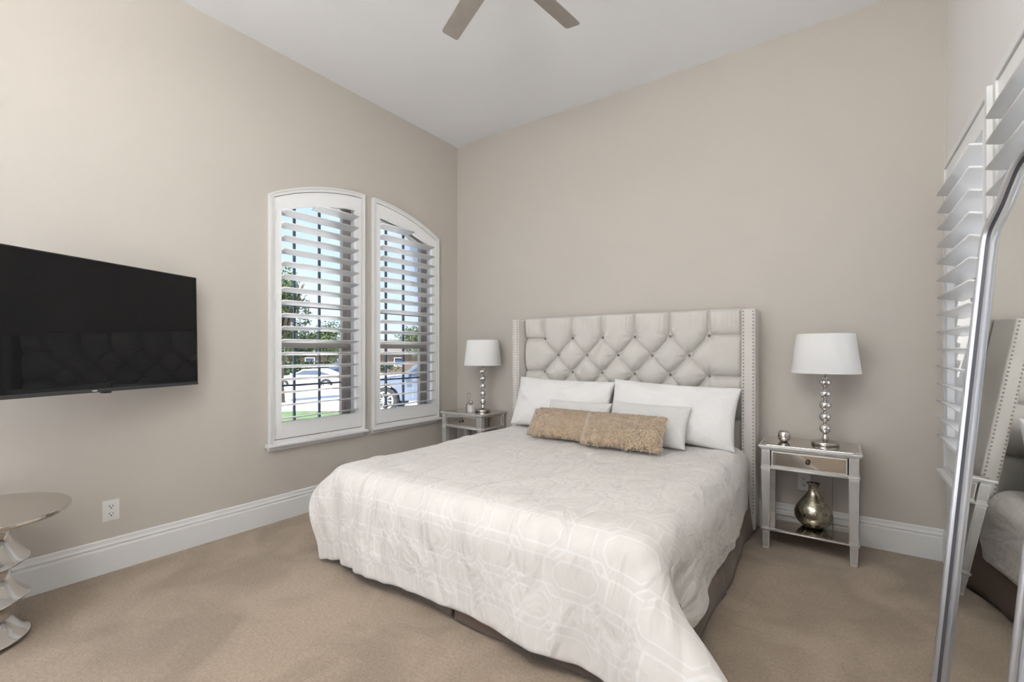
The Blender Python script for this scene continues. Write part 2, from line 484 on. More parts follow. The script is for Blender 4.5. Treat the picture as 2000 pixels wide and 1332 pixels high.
# ------------------------------------------------------------------ windows
def arch_strip(mb, y0, y1, dt, db, x0, x1, n=20):
    """curved band between arch-dt (upper) and arch-db (lower)"""
    for k in range(n):
        a, b_ = y0+(y1-y0)*k/n, y0+(y1-y0)*(k+1)/n
        mb.prism([(a, arch(a, db)), (b_, arch(b_, db)), (b_, arch(b_, dt)), (a, arch(a, dt))], 'x', x0, x1)

def louver(y0, y1, zc, xc, tilt, depth=0.112, thick=0.0115, n=20):
    """flat elliptical slat along y; tilt > 0 lifts its +x edge"""
    pts = []
    for k in range(n):
        a = 2*math.pi*k/n
        u = depth/2*math.copysign(abs(math.cos(a))**0.30, math.cos(a)); w = thick/2*math.copysign(abs(math.sin(a))**0.62, math.sin(a))
        pts.append((xc + u*math.cos(tilt) - w*math.sin(tilt), zc + u*math.sin(tilt) + w*math.cos(tilt)))
    return MB().prism(pts, 'y', y0, y1)

def left_window(idx, cy0, cy1, oy0, oy1, sy0, sy1, hinge_y, muntins, lab):
    # cy: casing outer, oy: louvre opening, sy: wall opening
    w = empty('window_%d' % idx, (0, (cy0+cy1)/2, 0.5)); struct(w)
    c = MB()
    c.prism([(cy0+0.0004, 0.560), (cy0+0.030, 0.560), (cy0+0.030, arch(cy0+0.030, 0.02)), (cy0+0.0004, arch(cy0, 0.02))], 'x', 0.0, 0.0297)
    c.prism([(cy1-0.030, 0.560), (cy1-0.0004, 0.560), (cy1-0.0004, arch(cy1, 0.02)), (cy1-0.030, arch(cy1-0.030, 0.02))], 'x', 0.0, 0.0297)
    arch_strip(c, cy0, cy1, 0, 0.036, 0.0, 0.030)
    c.box(0.0, 0.0296, cy0+0.028, cy1-0.028, 0.560, 0.585)
    # raised back band round the casing
    c.prism([(cy0+0.0008, 0.561), (cy0+0.012, 0.561), (cy0+0.012, arch(cy0+0.012, 0.006)), (cy0+0.0008, arch(cy0, 0.006))], 'x', 0.026, 0.0357)
    c.prism([(cy1-0.012, 0.561), (cy1-0.0008, 0.561), (cy1-0.0008, arch(cy1, 0.006)), (cy1-0.012, arch(cy1-0.012, 0.006))], 'x', 0.026, 0.0357)
    arch_strip(c, cy0, cy1, 0, 0.012, 0.026, 0.036)
    c.build('window_casing', M['trim'], w)
    s = MB(); s.prism([(0, 0.537), (0.050, 0.537), (0.056, 0.543), (0.056, 0.554), (0.050, 0.560), (0, 0.560)], 'y', cy0-0.022, cy1+0.018)
    s.build('window_stool', M['trim'], w)
    a = MB(); a.prism([(0, 0.508), (0.014, 0.508), (0.020, 0.516), (0.020, 0.530), (0.026, 0.537), (0, 0.537)], 'y', cy0-0.004, cy1-0.004)
    a.build('window_apron', M['trim'], w)
    # sash: tan vinyl stiles, arched head, meeting rail
    f = MB()
    f.box(-0.150, -0.085, sy0, sy0+0.045, 0.62, arch(sy0+0.02, 0.08))
    f.box(-0.150, -0.085, sy1-0.045, sy1, 0.62, arch(sy1-0.02, 0.08))
    f.box(-0.140, -0.100, sy1-0.085, sy1-0.045, 0.62, 1.27)
    f.box(-0.140, -0.100, sy1-0.075, sy1-0.045, 1.27, arch(sy1-0.06, 0.08))
    f.box(-0.150, -0.085, sy0, sy1, 0.60, 0.665)
    arch_strip(f, sy0, sy1, 0.07, 0.125, -0.150, -0.085)
    f.build('sash_frame', M['sash'], w)
    j = MB()
    j.prism([(sy1-0.010, 0.63), (sy1, 0.63), (sy1, arch(sy1, 0.09)), (sy1-0.010, arch(sy1-0.010, 0.09))], 'x', -0.0845, -0.001)
    j.prism([(sy0, 0.63), (sy0+0.010, 0.63), (sy0+0.010, arch(sy0+0.010, 0.09)), (sy0, arch(sy0, 0.09))], 'x', -0.0845, -0.001)
    j.box(-0.0845, -0.001, sy0, sy1, 0.615, 0.63)
    arch_strip(j, sy0, sy1, 0.070, 0.090, -0.0845, -0.001)
    j.build('window_jamb', M['trim'], w)
    MB().box(-0.145, -0.088, sy0+0.04, sy1-0.04, 1.245, 1.295).build('meeting_rail', M['sash'], w)
    for y in muntins:
        MB().box(-0.128, -0.108, y-0.007, y+0.007, 0.66, arch(y, 0.11)).build('muntin', M['muntin'], w)
    for z in (0.96, 1.57, 1.87, 2.17):
        MB().box(-0.127, -0.109, sy0+0.04, sy1-0.08, z-0.007, z+0.007).build('muntin', M['muntin'], w)
    g = MB()
    n = 12
    pts = [(sy0+0.03, 0.64), (sy1-0.03, 0.64)] + [(sy1-0.03+(sy0-sy1+0.06)*k/n, arch(sy1-0.03+(sy0-sy1+0.06)*k/n, 0.10)) for k in range(n+1)]
    g.prism(pts, 'x', -0.121, -0.117)
    g.build('window_pane', M['pane'], w)
    # the hinged plantation shutter
    t = empty('plantation_shutter', (0.0, (cy0+cy1)/2, 0.59), lab, 'window shutter')
    p = MB()
    py0, py1 = cy0+0.034, cy1-0.034
    p.prism([(py0, 0.590), (oy0, 0.590), (oy0, arch(oy0, 0.13)), (py0, arch(py0, 0.13))], 'x', -0.0036, 0.0236)
    p.prism([(oy1, 0.590), (py1, 0.590), (py1, arch(py1, 0.13)), (oy1, arch(oy1, 0.13))], 'x', -0.0036, 0.0236)
    p.box(-0.004, 0.024, oy0, oy1, 0.590, 0.708)
    arch_strip(p, py0, py1, 0.040, 0.148, -0.004, 0.024, 24)
    p.build('shutter_panel', M['shutter'], t)
    # rounded bead round the opening
    z = 0.735
    pitch = 0.0935
    while True:
        # span of this slat under the arch
        zz = z + 0.002
        ys = [oy0 + (oy1-oy0)*k/60 for k in range(61)]
        ok = [y for y in ys if arch(y, 0.150) > zz]
        if not ok or (ok[-1]-ok[0]) < 0.08: break
        a0, a1 = min(ok), max(ok)
        louver(max(a0, oy0-0.004), min(a1, oy1+0.004), z, 0.010, R(10)).build('louver', M['shutter'], t, smooth=True, bevel=0)
        z += pitch
    for z in ((0.66, 1.55, 2.19) if idx == 1 else (0.66, 1.55, 2.19)):
        MB().box(0.018, 0.033, hinge_y-0.004, hinge_y+0.004, z-0.035, z+0.035).build('hinge', M['plate'], t, bevel=0.002)
    return w, t

left_window(1, -1.982, -1.185, -1.896, -1.270, *LW[0][:2], -1.950, (-1.723, -1.514),
            'white arched plantation shutter on the left wall, the one nearer the television')
left_window(2, -1.097, -0.302, -1.022, -0.396, *LW[1][:2], -0.334, (-0.846, -0.638),
            'white arched plantation shutter on the left wall, the one nearer the room corner')

def right_window(idx, c0, c1, o0, o1, s0, s1, lab, label_group=None):
    X = RW
    w = empty('window_%d' % idx, (X, (c0+c1)/2, 0.5)); struct(w)
    c = MB(); ZB, ZT = 0.560, 2.265
    c.box(X-0.030, X, c0, c0+0.034, ZB, ZT); c.box(X-0.030, X, c1-0.034, c1, ZB, ZT)
    c.box(X-0.0296, X, c0+0.033, c1-0.033, ZT-0.034, ZT); c.box(X-0.0296, X, c0+0.033, c1-0.033, ZB, ZB+0.025)
    c.build('window_casing', M['trim'], w)
    MB().box(X-0.055, X, c0-0.015, c1+0.015, 0.537, 0.560).build('window_stool', M['trim'], w, bevel=0.004)
    MB().box(X-0.020, X, c0, c1, 0.505, 0.537).build('window_apron', M['trim'], w, bevel=0.003)
    f = MB()
    for y0, y1 in ((s0, s0+0.05), (s1-0.05, s1)): f.box(X+0.09, X+0.15, y0, y1, 0.62, 2.20)
    f.box(X+0.09, X+0.15, s0, s1, 0.62, 0.67); f.box(X+0.09, X+0.15, s0, s1, 2.15, 2.20)
    f.build('sash_frame', M['sash'], w)
    MB().box(X+0.095, X+0.145, s0+0.04, s1-0.04, 1.38, 1.43).build('meeting_rail', M['sash'], w)
    MB().box(X+0.118, X+0.122, s0+0.03, s1-0.03, 0.65, 2.17).build('window_pane', M['pane'], w)
    t = empty('plantation_shutter', (X, (c0+c1)/2, 0.59), lab, 'window shutter')
    p = MB()
    p.box(X-0.022, X+0.008, c0+0.038, o0, 0.590, 2.227); p.box(X-0.022, X+0.008, o1, c1-0.038, 0.590, 2.227)
    p.box(X-0.0217, X+0.0077, o0-0.001, o1+0.001, 0.5903, 0.700); p.box(X-0.0217, X+0.0077, o0-0.001, o1+0.001, 2.135, 2.2267)
    p.build('shutter_panel', M['shutter'], t)
    z = 0.748
    while z < 2.12:
        louver(o0-0.003, o1+0.003, z, X-0.010, R(180+13) if False else -R(13)).build('louver', M['shutter'], t, smooth=True)
        z += 0.0945
    for z in (0.68, 1.40, 2.14):
        MB().box(X-0.030, X-0.016, c0+0.032, c0+0.040, z-0.035, z+0.035).build('hinge', M['plate'], t, bevel=0.002)
    return w

right_window(3, -1.072, -0.130, -0.965, -0.205, *RWIN[0], 'white plantation shutter on the right wall, beside the back corner')
right_window(4, -2.105, -1.163, -1.998, -1.240, *RWIN[1], 'white plantation shutter on the right wall, above the leaning mirror')

# unseen rear door frame, added as an opening for the fill light
d = empty('added_rear_door', (1.55, RL, 0)); struct(d)
f = MB()
for x in (0.40, 1.13, 1.88, 2.63): f.box(x, x+0.07, RL-0.09, RL-0.03, 0.02, 2.42)
f.box(0.40, 2.70, RL-0.09, RL-0.03, 2.36, 2.43); f.box(0.40, 2.70, RL-0.09, RL-0.03, 0.0, 0.10)
f.build('door_frame', M['trim'], d)
cs = MB()
cs.box(0.33, 0.40, RL, RL+0.02, 0, 2.52); cs.box(2.70, 2.77, RL, RL+0.02, 0, 2.52); cs.box(0.40, 2.70, RL, RL+0.02, 2.45, 2.52)
cs.build('door_casing', M['trim'], d)

# ------------------------------------------------------------------ outlets
def outlet(name, c, axis, lab, loc):
    t = empty(name, loc, lab, 'outlet')
    x, y, z = loc
    def bx(a0, a1, z0, z1, d0, d1):
        if axis == 'x': return MB().box(x+d0, x+d1, y+a0, y+a1, z+z0, z+z1)
        return MB().box(x+a0, x+a1, y-d1, y-d0, z+z0, z+z1)
    bx(-0.037, 0.037, -0.058, 0.058, 0, 0.006).build('cover_plate', M['plate'], t, bevel=0.002)
    for dz in (-0.021, 0.021):
        r = bx(-0.017, 0.017, dz-0.014, dz+0.014, 0.006, 0.0075).build('receptacle', M['plate'], t, bevel=0.003)
        s = MB()
        for a0, a1, z0, z1 in ((-0.009, -0.006, dz, dz+0.009), (0.006, 0.009, dz, dz+0.008), (-0.003, 0.003, dz-0.010, dz-0.004)):
            q = bx(a0, a1, z0, z1, 0.0072, 0.0082); s.add(q.v, q.f)
        s.build('slot', M['slot'], r)
    return t
outlet('wall_outlet', None, 'x', 'white duplex power outlet low on the left wall below the television', (0.0, -2.844, 0.338))
outlet('wall_outlet', None, 'y', 'white power outlet on the back wall behind the open part of the right nightstand', (3.105, 0.0, 0.350))

# ================================================================== TELEVISION
def television():
    a = R(23)                                  # swivelled away from the wall toward the bed
    ex = Vector((math.sin(a), -math.cos(a), 0))   # from far edge to near edge
    en = Vector((math.cos(a), math.sin(a), 0))    # facing direction
    W, H = 1.115, 0.640
    p0 = Vector((0.108, -2.458, 1.028))        # far lower corner, front plane
    t = empty('television', p0 + ex*W/2 - en*0.04, 'wide black flat screen television swivelled out from the left wall', 'television')
    lb = R(1.1)                                # leans back a touch
    nv = en*math.cos(lb) + Vector((0, 0, math.sin(lb))); uv_ = Vector((0, 0, math.cos(lb))) - en*math.sin(lb)
    def P(u, w, h): return p0 + ex*u + nv*w + uv_*h
    def bx(mb, u0, u1, w0, w1, h0, h1):
        return mb.add([P(u0,w0,h0),P(u1,w0,h0),P(u1,w1,h0),P(u0,w1,h0),P(u0,w0,h1),P(u1,w0,h1),P(u1,w1,h1),P(u0,w1,h1)],
                      [(0,3,2,1),(4,5,6,7),(0,1,5,4),(1,2,6,5),(2,3,7,6),(3,0,4,7)])
    f = MB()
    bx(f, 0, W, -0.030, 0.0, 0, 0.008); bx(f, 0, W, -0.030, 0.0, H-0.006, H)
    bx(f, 0, 0.006, -0.030, 0.0, 0, H); bx(f, W-0.006, W, -0.030, 0.0, 0, H)
    f.build('bezel', M['tv'], t)
    bx(MB(), 0, W, -0.028, 0.003, -0.010, 0.007).build('lower_trim', M['tvtrim'], t, bevel=0.002)
    bx(MB(), 0.005, W-0.005, -0.028, -0.003, 0.008, H-0.006).build('screen', M['screen'], t)
    bx(MB(), 0.01, W-0.01, -0.040, -0.028, 0.02, H-0.02).build('back_panel', M['tv'], t)
    bx(MB(), 0.25, W-0.25, -0.062, -0.038, 0.06, 0.40).build('back_housing', M['tv'], t, bevel=0.006)
    # badge: small pale oval with letter strokes
    g = MB(); n = 20
    uc = W*0.515
    g.add([P(uc+0.013*math.cos(2*math.pi*k/n), 0.0035, 0.0-0.0015+0.0035*math.sin(2*math.pi*k/n)) for k in range(n)], [tuple(range(n))])
    g.add([P(uc+0.013*math.cos(2*math.pi*k/n), 0.0020, 0.0-0.0015+0.0035*math.sin(2*math.pi*k/n)) for k in range(n)] + g.v[:n],
          [(k, (k+1) % n, n+(k+1) % n, n+k) for k in range(n)])
    g.build('badge', M['logo'], t)
    bx(MB(), W*0.46-0.02, W*0.46+0.02, -0.024, -0.002, -0.018, -0.009).build('sensor', M['tv'], t, bevel=0.002)
    # wall arm
    m = MB()
    m.box(0.0, 0.02, -3.02, -2.86, 1.18, 1.42)
    c = P(W*0.45, -0.06, 0.27)
    m.tube([(0.02, -2.94, 1.30), (0.10, -2.84, 1.30), (c.x, c.y, 1.30)], 0.016, 8)
    m.build('wall_bracket', M['tv'], t)
television()

# ================================================================== CEILING FAN
def fan():
    hx, hy, hz = 2.003, -1.926, 3.05
    t = empty('ceiling_fan', (hx, hy, RH), 'taupe bladed ceiling fan hanging above the middle of the room', 'ceiling fan')
    MB().lathe([(0.0, 0), (0.065, 0), (0.065, -0.02), (0.045, -0.05), (0.015, -0.06)], (hx, hy, RH), 32, cap=False).build('canopy', M['motor'], t, smooth=True)
    MB().lathe([(0.013, 0), (0.013, -0.24)], (hx, hy, RH-0.04), 16).build('downrod', M['motor'], t, smooth=True)
    MB().lathe([(0.0, 0.09), (0.05, 0.085), (0.10, 0.06), (0.105, 0.0), (0.095, -0.04), (0.05, -0.055), (0.0, -0.058)], (hx, hy, hz+0.01), 36, cap=False).build('motor_housing', M['motor'], t, smooth=True)
    for k in range(5):
        a = R(153.8 + 1.2) - k*R(72)
        ca, sa = math.cos(a), math.sin(a)
        tilt = R(11)
        def P(r, s, h): # r along, s across
            return (hx + r*ca - s*math.cos(tilt)*sa, hy + r*sa + s*math.cos(tilt)*ca, hz + h + s*math.sin(tilt))
        b = MB(); n = 9
        out = [(0.16, -0.044), (0.20, -0.050), (0.590, -0.050), (0.602, -0.046), (0.606, -0.038), (0.606, 0.038), (0.602, 0.046), (0.590, 0.050), (0.20, 0.050), (0.16, 0.044)]
        m_ = len(out)
        b.add([P(r, s, -0.003) for r, s in out] + [P(r, s, 0.003) for r, s in out],
              [tuple(range(m_))[::-1], tuple(range(m_, 2*m_))] + [(i, (i+1) % m_, m_+(i+1) % m_, m_+i) for i in range(m_)])
        bl = b.build('fan_blade', M['blade'], t)
        r_ = MB()
        r_.add([P(r, s, h) for h in (-0.008, -0.003) for r, s in ((0.09, -0.018), (0.21, -0.028), (0.21, 0.028), (0.09, 0.018))],
               [(0,3,2,1),(4,5,6,7),(0,1,5,4),(1,2,6,5),(2,3,7,6),(3,0,4,7)])
        r_.build('blade_iron', M['motor'], bl)
fan()

# ================================================================== BED
BX0, BX1, BYF, BTOP = 0.925, 2.765, -2.075, 0.530

def bed():
    t = empty('bed', (1.845, -1.0, 0), 'large bed with a tall tufted linen headboard standing against the back wall', 'bed')
    # ---- headboard: back slab + tufted front surface
    X0, X1, Z0, Z1, Y = 0.925, 2.755, 0.30, 1.527, -0.055
    MB().box(0.86, 2.82, -0.045, -0.012, 0.05, 1.50).build('headboard', M['linen'], t, bevel=0.01)
    xs_a = [1.117 + 0.2805*k for k in range(6)]
    xs_b = [1.257 + 0.2805*k for k in range(5)]
    rows = [(1.335, xs_a), (1.188, xs_b), (1.040, xs_a), (0.892, xs_b), (0.744, xs_a), (0.596, xs_b)]
    btn = [(x, z) for z, xs in rows for x in xs]
    segs = []
    for i, (x, z) in enumerate(btn):
        for (x2, z2) in btn:
            if abs(abs(x2-x) - 0.1403) < 0.02 and 0.12 < z-z2 < 0.17:
                segs.append((x, z, x2, z2, 1.0 if x2 < x else 0.55))
    for x in xs_a: segs.append((x, 1.335, x, Z1+0.01, 0.9))
    for z, xs in rows:
        if xs is xs_a:
            segs.append((xs[0], z, X0-0.01, z, 0.8)); segs.append((xs[-1], z, X1+0.01, z, 0.8))
    nx, nz = 366, 246
    gx = np.linspace(X0, X1, nx); gz = np.linspace(Z0, Z1, nz)
    GX, GZ = np.meshgrid(gx, gz)
    puff = np.ones_like(GX)
    for x1, z1, x2, z2, k in segs:
        dx, dz = x2-x1, z2-z1; L2 = dx*dx+dz*dz
        tt = np.clip(((GX-x1)*dx + (GZ-z1)*dz)/L2, 0, 1)
        dd = np.hypot(GX-x1-tt*dx, GZ-z1-tt*dz)
        broad = np.exp(-(dd/0.045)**1.5)*0.50
        sharp = np.exp(-(dd/0.009))*0.50
        puff = np.minimum(puff, 1 - k*(broad + sharp))
    rngn = np.random.default_rng(4)
    for x, z in btn:
        dd = np.hypot(GX-x, GZ-z)
        puff -= 0.85*np.exp(-(dd/0.028)**1.2)
        # gathered radial wrinkles round every button
        ang = np.arctan2(GZ-z, GX-x)
        ph = rngn.uniform(0, 6.28)
        puff += 0.045*np.exp(-((dd-0.05)/0.035)**2)*np.sin(ang*9+ph)
    # fine vertical gathers in the topmost cells
    puff += 0.022*np.sin(GX*180 + 3*np.sin(GX*23))*np.clip((GZ-1.36)/0.08, 0, 1)*np.clip((1.54-GZ)/0.06, 0, 1)
    edge = np.minimum.reduce([GX-X0, X1-GX, Z1-GZ])
    roll = np.sqrt(np.clip(1-(1-np.clip(edge/0.035, 0, 1))**2, 0, 1))
    D = 0.085
    YY = Y + 0.014 - D*(0.06 + 0.90*np.clip(puff, -0.05, 1.1))*roll
    P = np.stack([GX, YY, GZ], -1)
    hb = MB().grid(P).build('tufted_panel', M['linen'], t, smooth=True)
    proto = None
    for x, z in btn:
        if z < 0.85: continue
        m = MB().lathe([(0.0, -0.006), (0.007, -0.005), (0.010, -0.001), (0.011, 0.004)], (x, Y-0.000, z), 14, axis='y', cap=False)
        m.build('button', M['button'], hb, smooth=True)
    # ---- wings with two rows of nailheads
    nails = 0
    rest = MB()
    for side, (x0, x1) in (('r', (2.755, 2.842)), ('l', (0.848, 0.925))):
        w = MB().box(x0, x1, -0.200, -0.010, 0.02, 1.507).build('headboard_wing', M['linen'], t, bevel=0.012, seg=4)
        cols = (x0+0.014, x1-0.014)
        z = 1.488
        pitch = 0.0232
        hemi = [(0.0058, 0.0), (0.0050, -0.0022), (0.0030, -0.0036), (0.0, -0.0041)]
        k = 0
        while z > 0.12:
            for x in cols:
                mb = MB().lathe(hemi, (x, -0.2003, z), 8, axis='y', cap=False)
                if side == 'r' and nails < 100:
                    if nails == 0:
                        proto = mb.build('nailhead', M['nail'], w, smooth=True); p0 = (x, z)
                    else:
                        c = proto.copy(); COL.objects.link(c); c.parent = w
                        c.location = (x-p0[0], 0, z-p0[1])
                    nails += 1
                else:
                    rest.add(mb.v, mb.f)
            z -= pitch
    o = rest.build('nailhead', M['nail'], t, smooth=True); o['kind'] = 'stuff'
    # ---- box spring, mattress, skirt
    MB().box(0.95, 2.74, -2.02, -0.10, 0.10, 0.30).build('box_spring', M['mattress'], t, bevel=0.02)
    MB().box(BX0+0.01, BX1-0.01, BYF+0.01, -0.13, 0.30, BTOP-0.004).build('mattress', M['mattress'], t, bevel=0.05, seg=4)
    for x in (1.0, 2.69):
        for y in (-1.95, -0.25):
            MB().lathe([(0.025, 0.0), (0.03, 0.10)], (x, y, 0), 14).build('bed_leg', M['darkmetal'], t)
    # skirt panels: foot in two halves with a split pleat, and the sides
    def panel(pts, z0=0.012, z1=0.305, amp=0.008, seed=1, flare=0.02):
        rs = np.random.default_rng(seed)
        n = 70
        pts = np.array(pts, float)
        seg = np.r_[0, np.cumsum(np.hypot(*np.diff(pts, axis=0).T))]
        s = np.linspace(0, seg[-1], n)
        x = np.interp(s, seg, pts[:, 0]); y = np.interp(s, seg, pts[:, 1])
        tx = np.gradient(x, s); ty = np.gradient(y, s); nn = np.stack([ty, -tx], -1)
        nn /= np.linalg.norm(nn, axis=1)[:, None]
        w1, w2 = rs.uniform(5, 8), rs.uniform(12, 17)
        rowsP = []
        for j in range(9):
            h = j/8
            off = (np.sin(s*w1+rs.uniform(0, .3))*amp*1.3 + np.sin(s*w2)*amp*.6)*(1-h) + flare*(1-h)**1.5
            rowsP.append(np.stack([x+nn[:, 0]*off, y+nn[:, 1]*off, np.full(n, z0+(z1-z0)*h)], -1))
        return np.array(rowsP)
    sk = MB()
    sk.grid(panel([(0.875, -2.030), (1.858, -2.065)], seed=2))
    sk.grid(panel([(1.878, -2.068), (2.790, -2.060)], seed=3))
    sk.grid(panel([(2.800, -2.055), (2.806, -1.15)], seed=4))
    sk.grid(panel([(2.806, -1.13), (2.800, -0.215)], seed=5))
    sk.grid(panel([(0.865, -0.215), (0.868, -2.035)], seed=6))
    # recessed backing inside the split pleats
    sk.grid(panel([(1.78, -2.035), (1.95, -2.038)], seed=7, amp=0, flare=0))
    sk.grid(panel([(2.77, -1.20), (2.77, -1.06)], seed=8, amp=0, flare=0))
    sk.grid(panel([(2.74, -2.045), (2.785, -2.02), (2.785, -1.98)], seed=9, amp=0, flare=0))
    sk.build('bed_skirt', M['skirt'], t, smooth=True, solid=0.004)
    return t
bed()

# ------------------------------------------------------------------ duvet, draped by a small cloth relaxation
def drape(nx=105, ny=99, W=2.36, L=2.26, X0=1.925, Yh=-0.215, bx=(BX0, BX1), by=BYF, top=BTOP, r=0.055, pad=0.022, steps=300, iters=14, seed=3):
    rng = np.random.default_rng(seed)
    us = np.linspace(-W/2, W/2, nx); vs = np.linspace(0, L, ny)
    U, V = np.meshgrid(us, vs)
    P = np.stack([X0+U, Yh-V, np.full_like(U, top+0.04)], -1)
    P[..., 2] += rng.normal(0, .002, U.shape)
    P[..., 2] += 0.015*np.sin(U*7+1)*np.sin(V*5)
    Q = P.copy()
    dx = us[1]-us[0]; dy = vs[1]-vs[0]
    sets = []
    for di, dj, k in [(0,1,1.),(1,0,1.),(1,1,.5),(1,-1,.5),(0,2,.5),(2,0,.5),(0,4,.25),(4,0,.25),(0,7,.10),(7,0,.10)]:
        a_j = slice(0, nx-dj) if dj >= 0 else slice(-dj, nx)
        b_j = slice(dj, nx) if dj >= 0 else slice(0, nx+dj)
        sets.append((slice(0, ny-di), a_j, slice(di, ny), b_j, np.hypot(di*dy, dj*dx), k, (di == 0 or dj == 0) and di+abs(dj) >= 2))
    dt = 1/60.
    g = np.array([0, 0, -9.8])*dt*dt*.12
    pin = np.zeros(U.shape, bool); pin[0, (us > bx[0]-X0+.03) & (us < bx[1]-X0-.03)] = True
    P0 = P.copy(); P0[0, :, 2] = top+.03
    cx = (bx[0]+bx[1])/2; hx = (bx[1]-bx[0])/2-r
    y1 = .3; cy = (by+y1)/2; hy = (y1-by)/2-r; hz = 2.0; cz = top-r-hz
    eye = np.eye(3)
    for s in range(steps):
        vel = (P-Q)*(.985 if s < steps*.7 else .92); Q = P.copy()
        P = P+vel+g
        for it in range(iters):
            for ai, aj, bi, bj, rest, k, bend in sets:
                A = P[ai, aj]; B = P[bi, bj]; d = B-A
                l = np.sqrt((d*d).sum(-1, keepdims=True))+1e-9
                c = d*((np.minimum(0, l-rest) if bend else (l-rest))/l)*(k*.31)
                P[ai, aj] += c; P[bi, bj] -= c
            q = np.stack([np.abs(P[..., 0]-cx)-hx, np.abs(P[..., 1]-cy)-hy, P[..., 2]-cz-hz], -1)
            qo = np.maximum(q, 0); ln = np.sqrt((qo**2).sum(-1))
            outside = ln > 1e-6
            sd = np.where(outside, ln-(r+pad), q.max(-1)-(r+pad))
            hit = (sd < 0)[..., None]
            sg = np.stack([np.sign(P[..., 0]-cx), np.sign(P[..., 1]-cy), np.ones_like(sd)], -1)
            n = np.where(outside[..., None], qo*sg/np.maximum(ln, 1e-6)[..., None], eye[q.argmax(-1)]*sg)
            P = np.where(hit, P-n*sd[..., None], P)
            Q = np.where(hit, Q+(P-Q)*.08, Q)
            fl = (P[..., 2] < .022)[..., None]; P[..., 2] = np.maximum(P[..., 2], .022); Q = np.where(fl, Q+(P-Q)*.4, Q)
            P[pin] = P0[pin]
    return U, V, P

def duvet():
    U, V, P = drape()
    rng = np.random.default_rng(8)
    # even out the hanging foot panel so the hem runs nearly straight
    wgt = np.clip((V-(V.max()-0.46))/0.10, 0, 1)*np.clip((0.98-np.abs(U))/0.15, 0, 1)*0.8
    S = P.copy()
    for _ in range(60):
        S[:, 1:-1] = S[:, 1:-1]*0.5 + (S[:, :-2]+S[:, 2:])*0.25
    P = P*(1-wgt[..., None]) + S*wgt[..., None]
    # the heavy corners kick out a little where they meet the carpet
    wr_ = np.clip((U-0.80)/0.32, 0, 1)*np.clip((V-(V.max()-0.50))/0.40, 0, 1)
    P[..., 0] += 0.24*wr_**1.3; P[..., 1] += 0.02*wr_
    wl_ = np.clip((-U-0.85)/0.30, 0, 1)*np.clip((V-(V.max()-0.50))/0.40, 0, 1)
    P[..., 0] += 0.035*wl_; P[..., 1] += 0.07*wl_
    # loft: gentle quilted fullness pushed out along the normal
    du = np.gradient(P, axis=1); dv = np.gradient(P, axis=0)
    N = np.cross(dv, du); N /= np.linalg.norm(N, axis=-1, keepdims=True)+1e-9
    N *= np.sign((N*np.array([0, 0, 1.0])).sum(-1).mean())
    h = np.zeros(U.shape)
    for k in range(14):
        fx, fy = rng.uniform(2, 8, 2); p1, p2 = rng.uniform(0, 6.28, 2)
        h += np.sin(U*fx+p1)*np.sin(V*fy+p2)/(fx+fy)
    h = h/np.abs(h).max()*0.012
    # soft vertical folds in the hanging sides, fanning out from the mattress edge
    hang = np.clip((V-(V.max()-0.50))/0.35, 0, 1)
    for u0, a, wd, sl in ((-1.02, .018, .030, .10), (-0.93, -.012, .03, .12), (-0.84, .020, .026, .16), (-0.74, -.012, .03, .16), (-0.66, .016, .022, .20), (-0.55, .010, .025, .22), (-0.44, .013, .02, .2), (-0.30, .008, .03, .15), (-0.12, .007, .03, .05),
                          (0.10, .007, .04, .0), (0.34, .010, .03, -.1), (0.52, -.008, .03, -.12), (0.66, .014, .03, -.18), (0.80, .024, .04, -.2), (0.90, -.020, .035, -.2), (0.99, .026, .035, -.15)):
        c = u0 + sl*(V-V.max()+0.45)*(-1)
        h += a*hang*np.exp(-((U-c)/wd)**2)
    sideh = np.clip((np.abs(U)-0.86)/0.2, 0, 1)*np.clip((V.max()-0.3-V)/0.2, 0, 1)
    for k in range(13):
        v0 = 0.10 + k*0.155 + rng.uniform(-.03, .03)
        h += rng.uniform(-.010, .016)*sideh*np.exp(-((V-v0-0.1*(np.abs(U)-0.9))/rng.uniform(.02, .035))**2)
    # a few shallow creases across the top
    for k in range(22):
        u0, v0 = rng.uniform(-0.85, 0.85), rng.uniform(0.3, 1.85)
        an = rng.uniform(0, math.pi); ln_ = rng.uniform(.10, .28)
        du_, dv_ = (U-u0)*math.cos(an)+(V-v0)*math.sin(an), -(U-u0)*math.sin(an)+(V-v0)*math.cos(an)
        h += rng.uniform(.003, .007)*np.exp(-(du_/ln_)**2)*np.exp(-((dv_+0.6*du_**2)/.022)**2)
    P = P + N*h[..., None]
    m = MB().grid(P, flip=True)
    uv = np.stack([U.ravel(), V.ravel()], -1)
    o = m.build('duvet', M['duvet'], None, smooth=True, base=(1.845, -1.2, BTOP), uv=uv, solid=0.030, subsurf=1)
    o.modifiers['solidify'].offset = 0.0
    tag(o, 'ivory duvet with a woven geometric trellis pattern draped over the bed', 'duvet')
    # sewn hem line along the foot edge
    return P
DP = duvet()


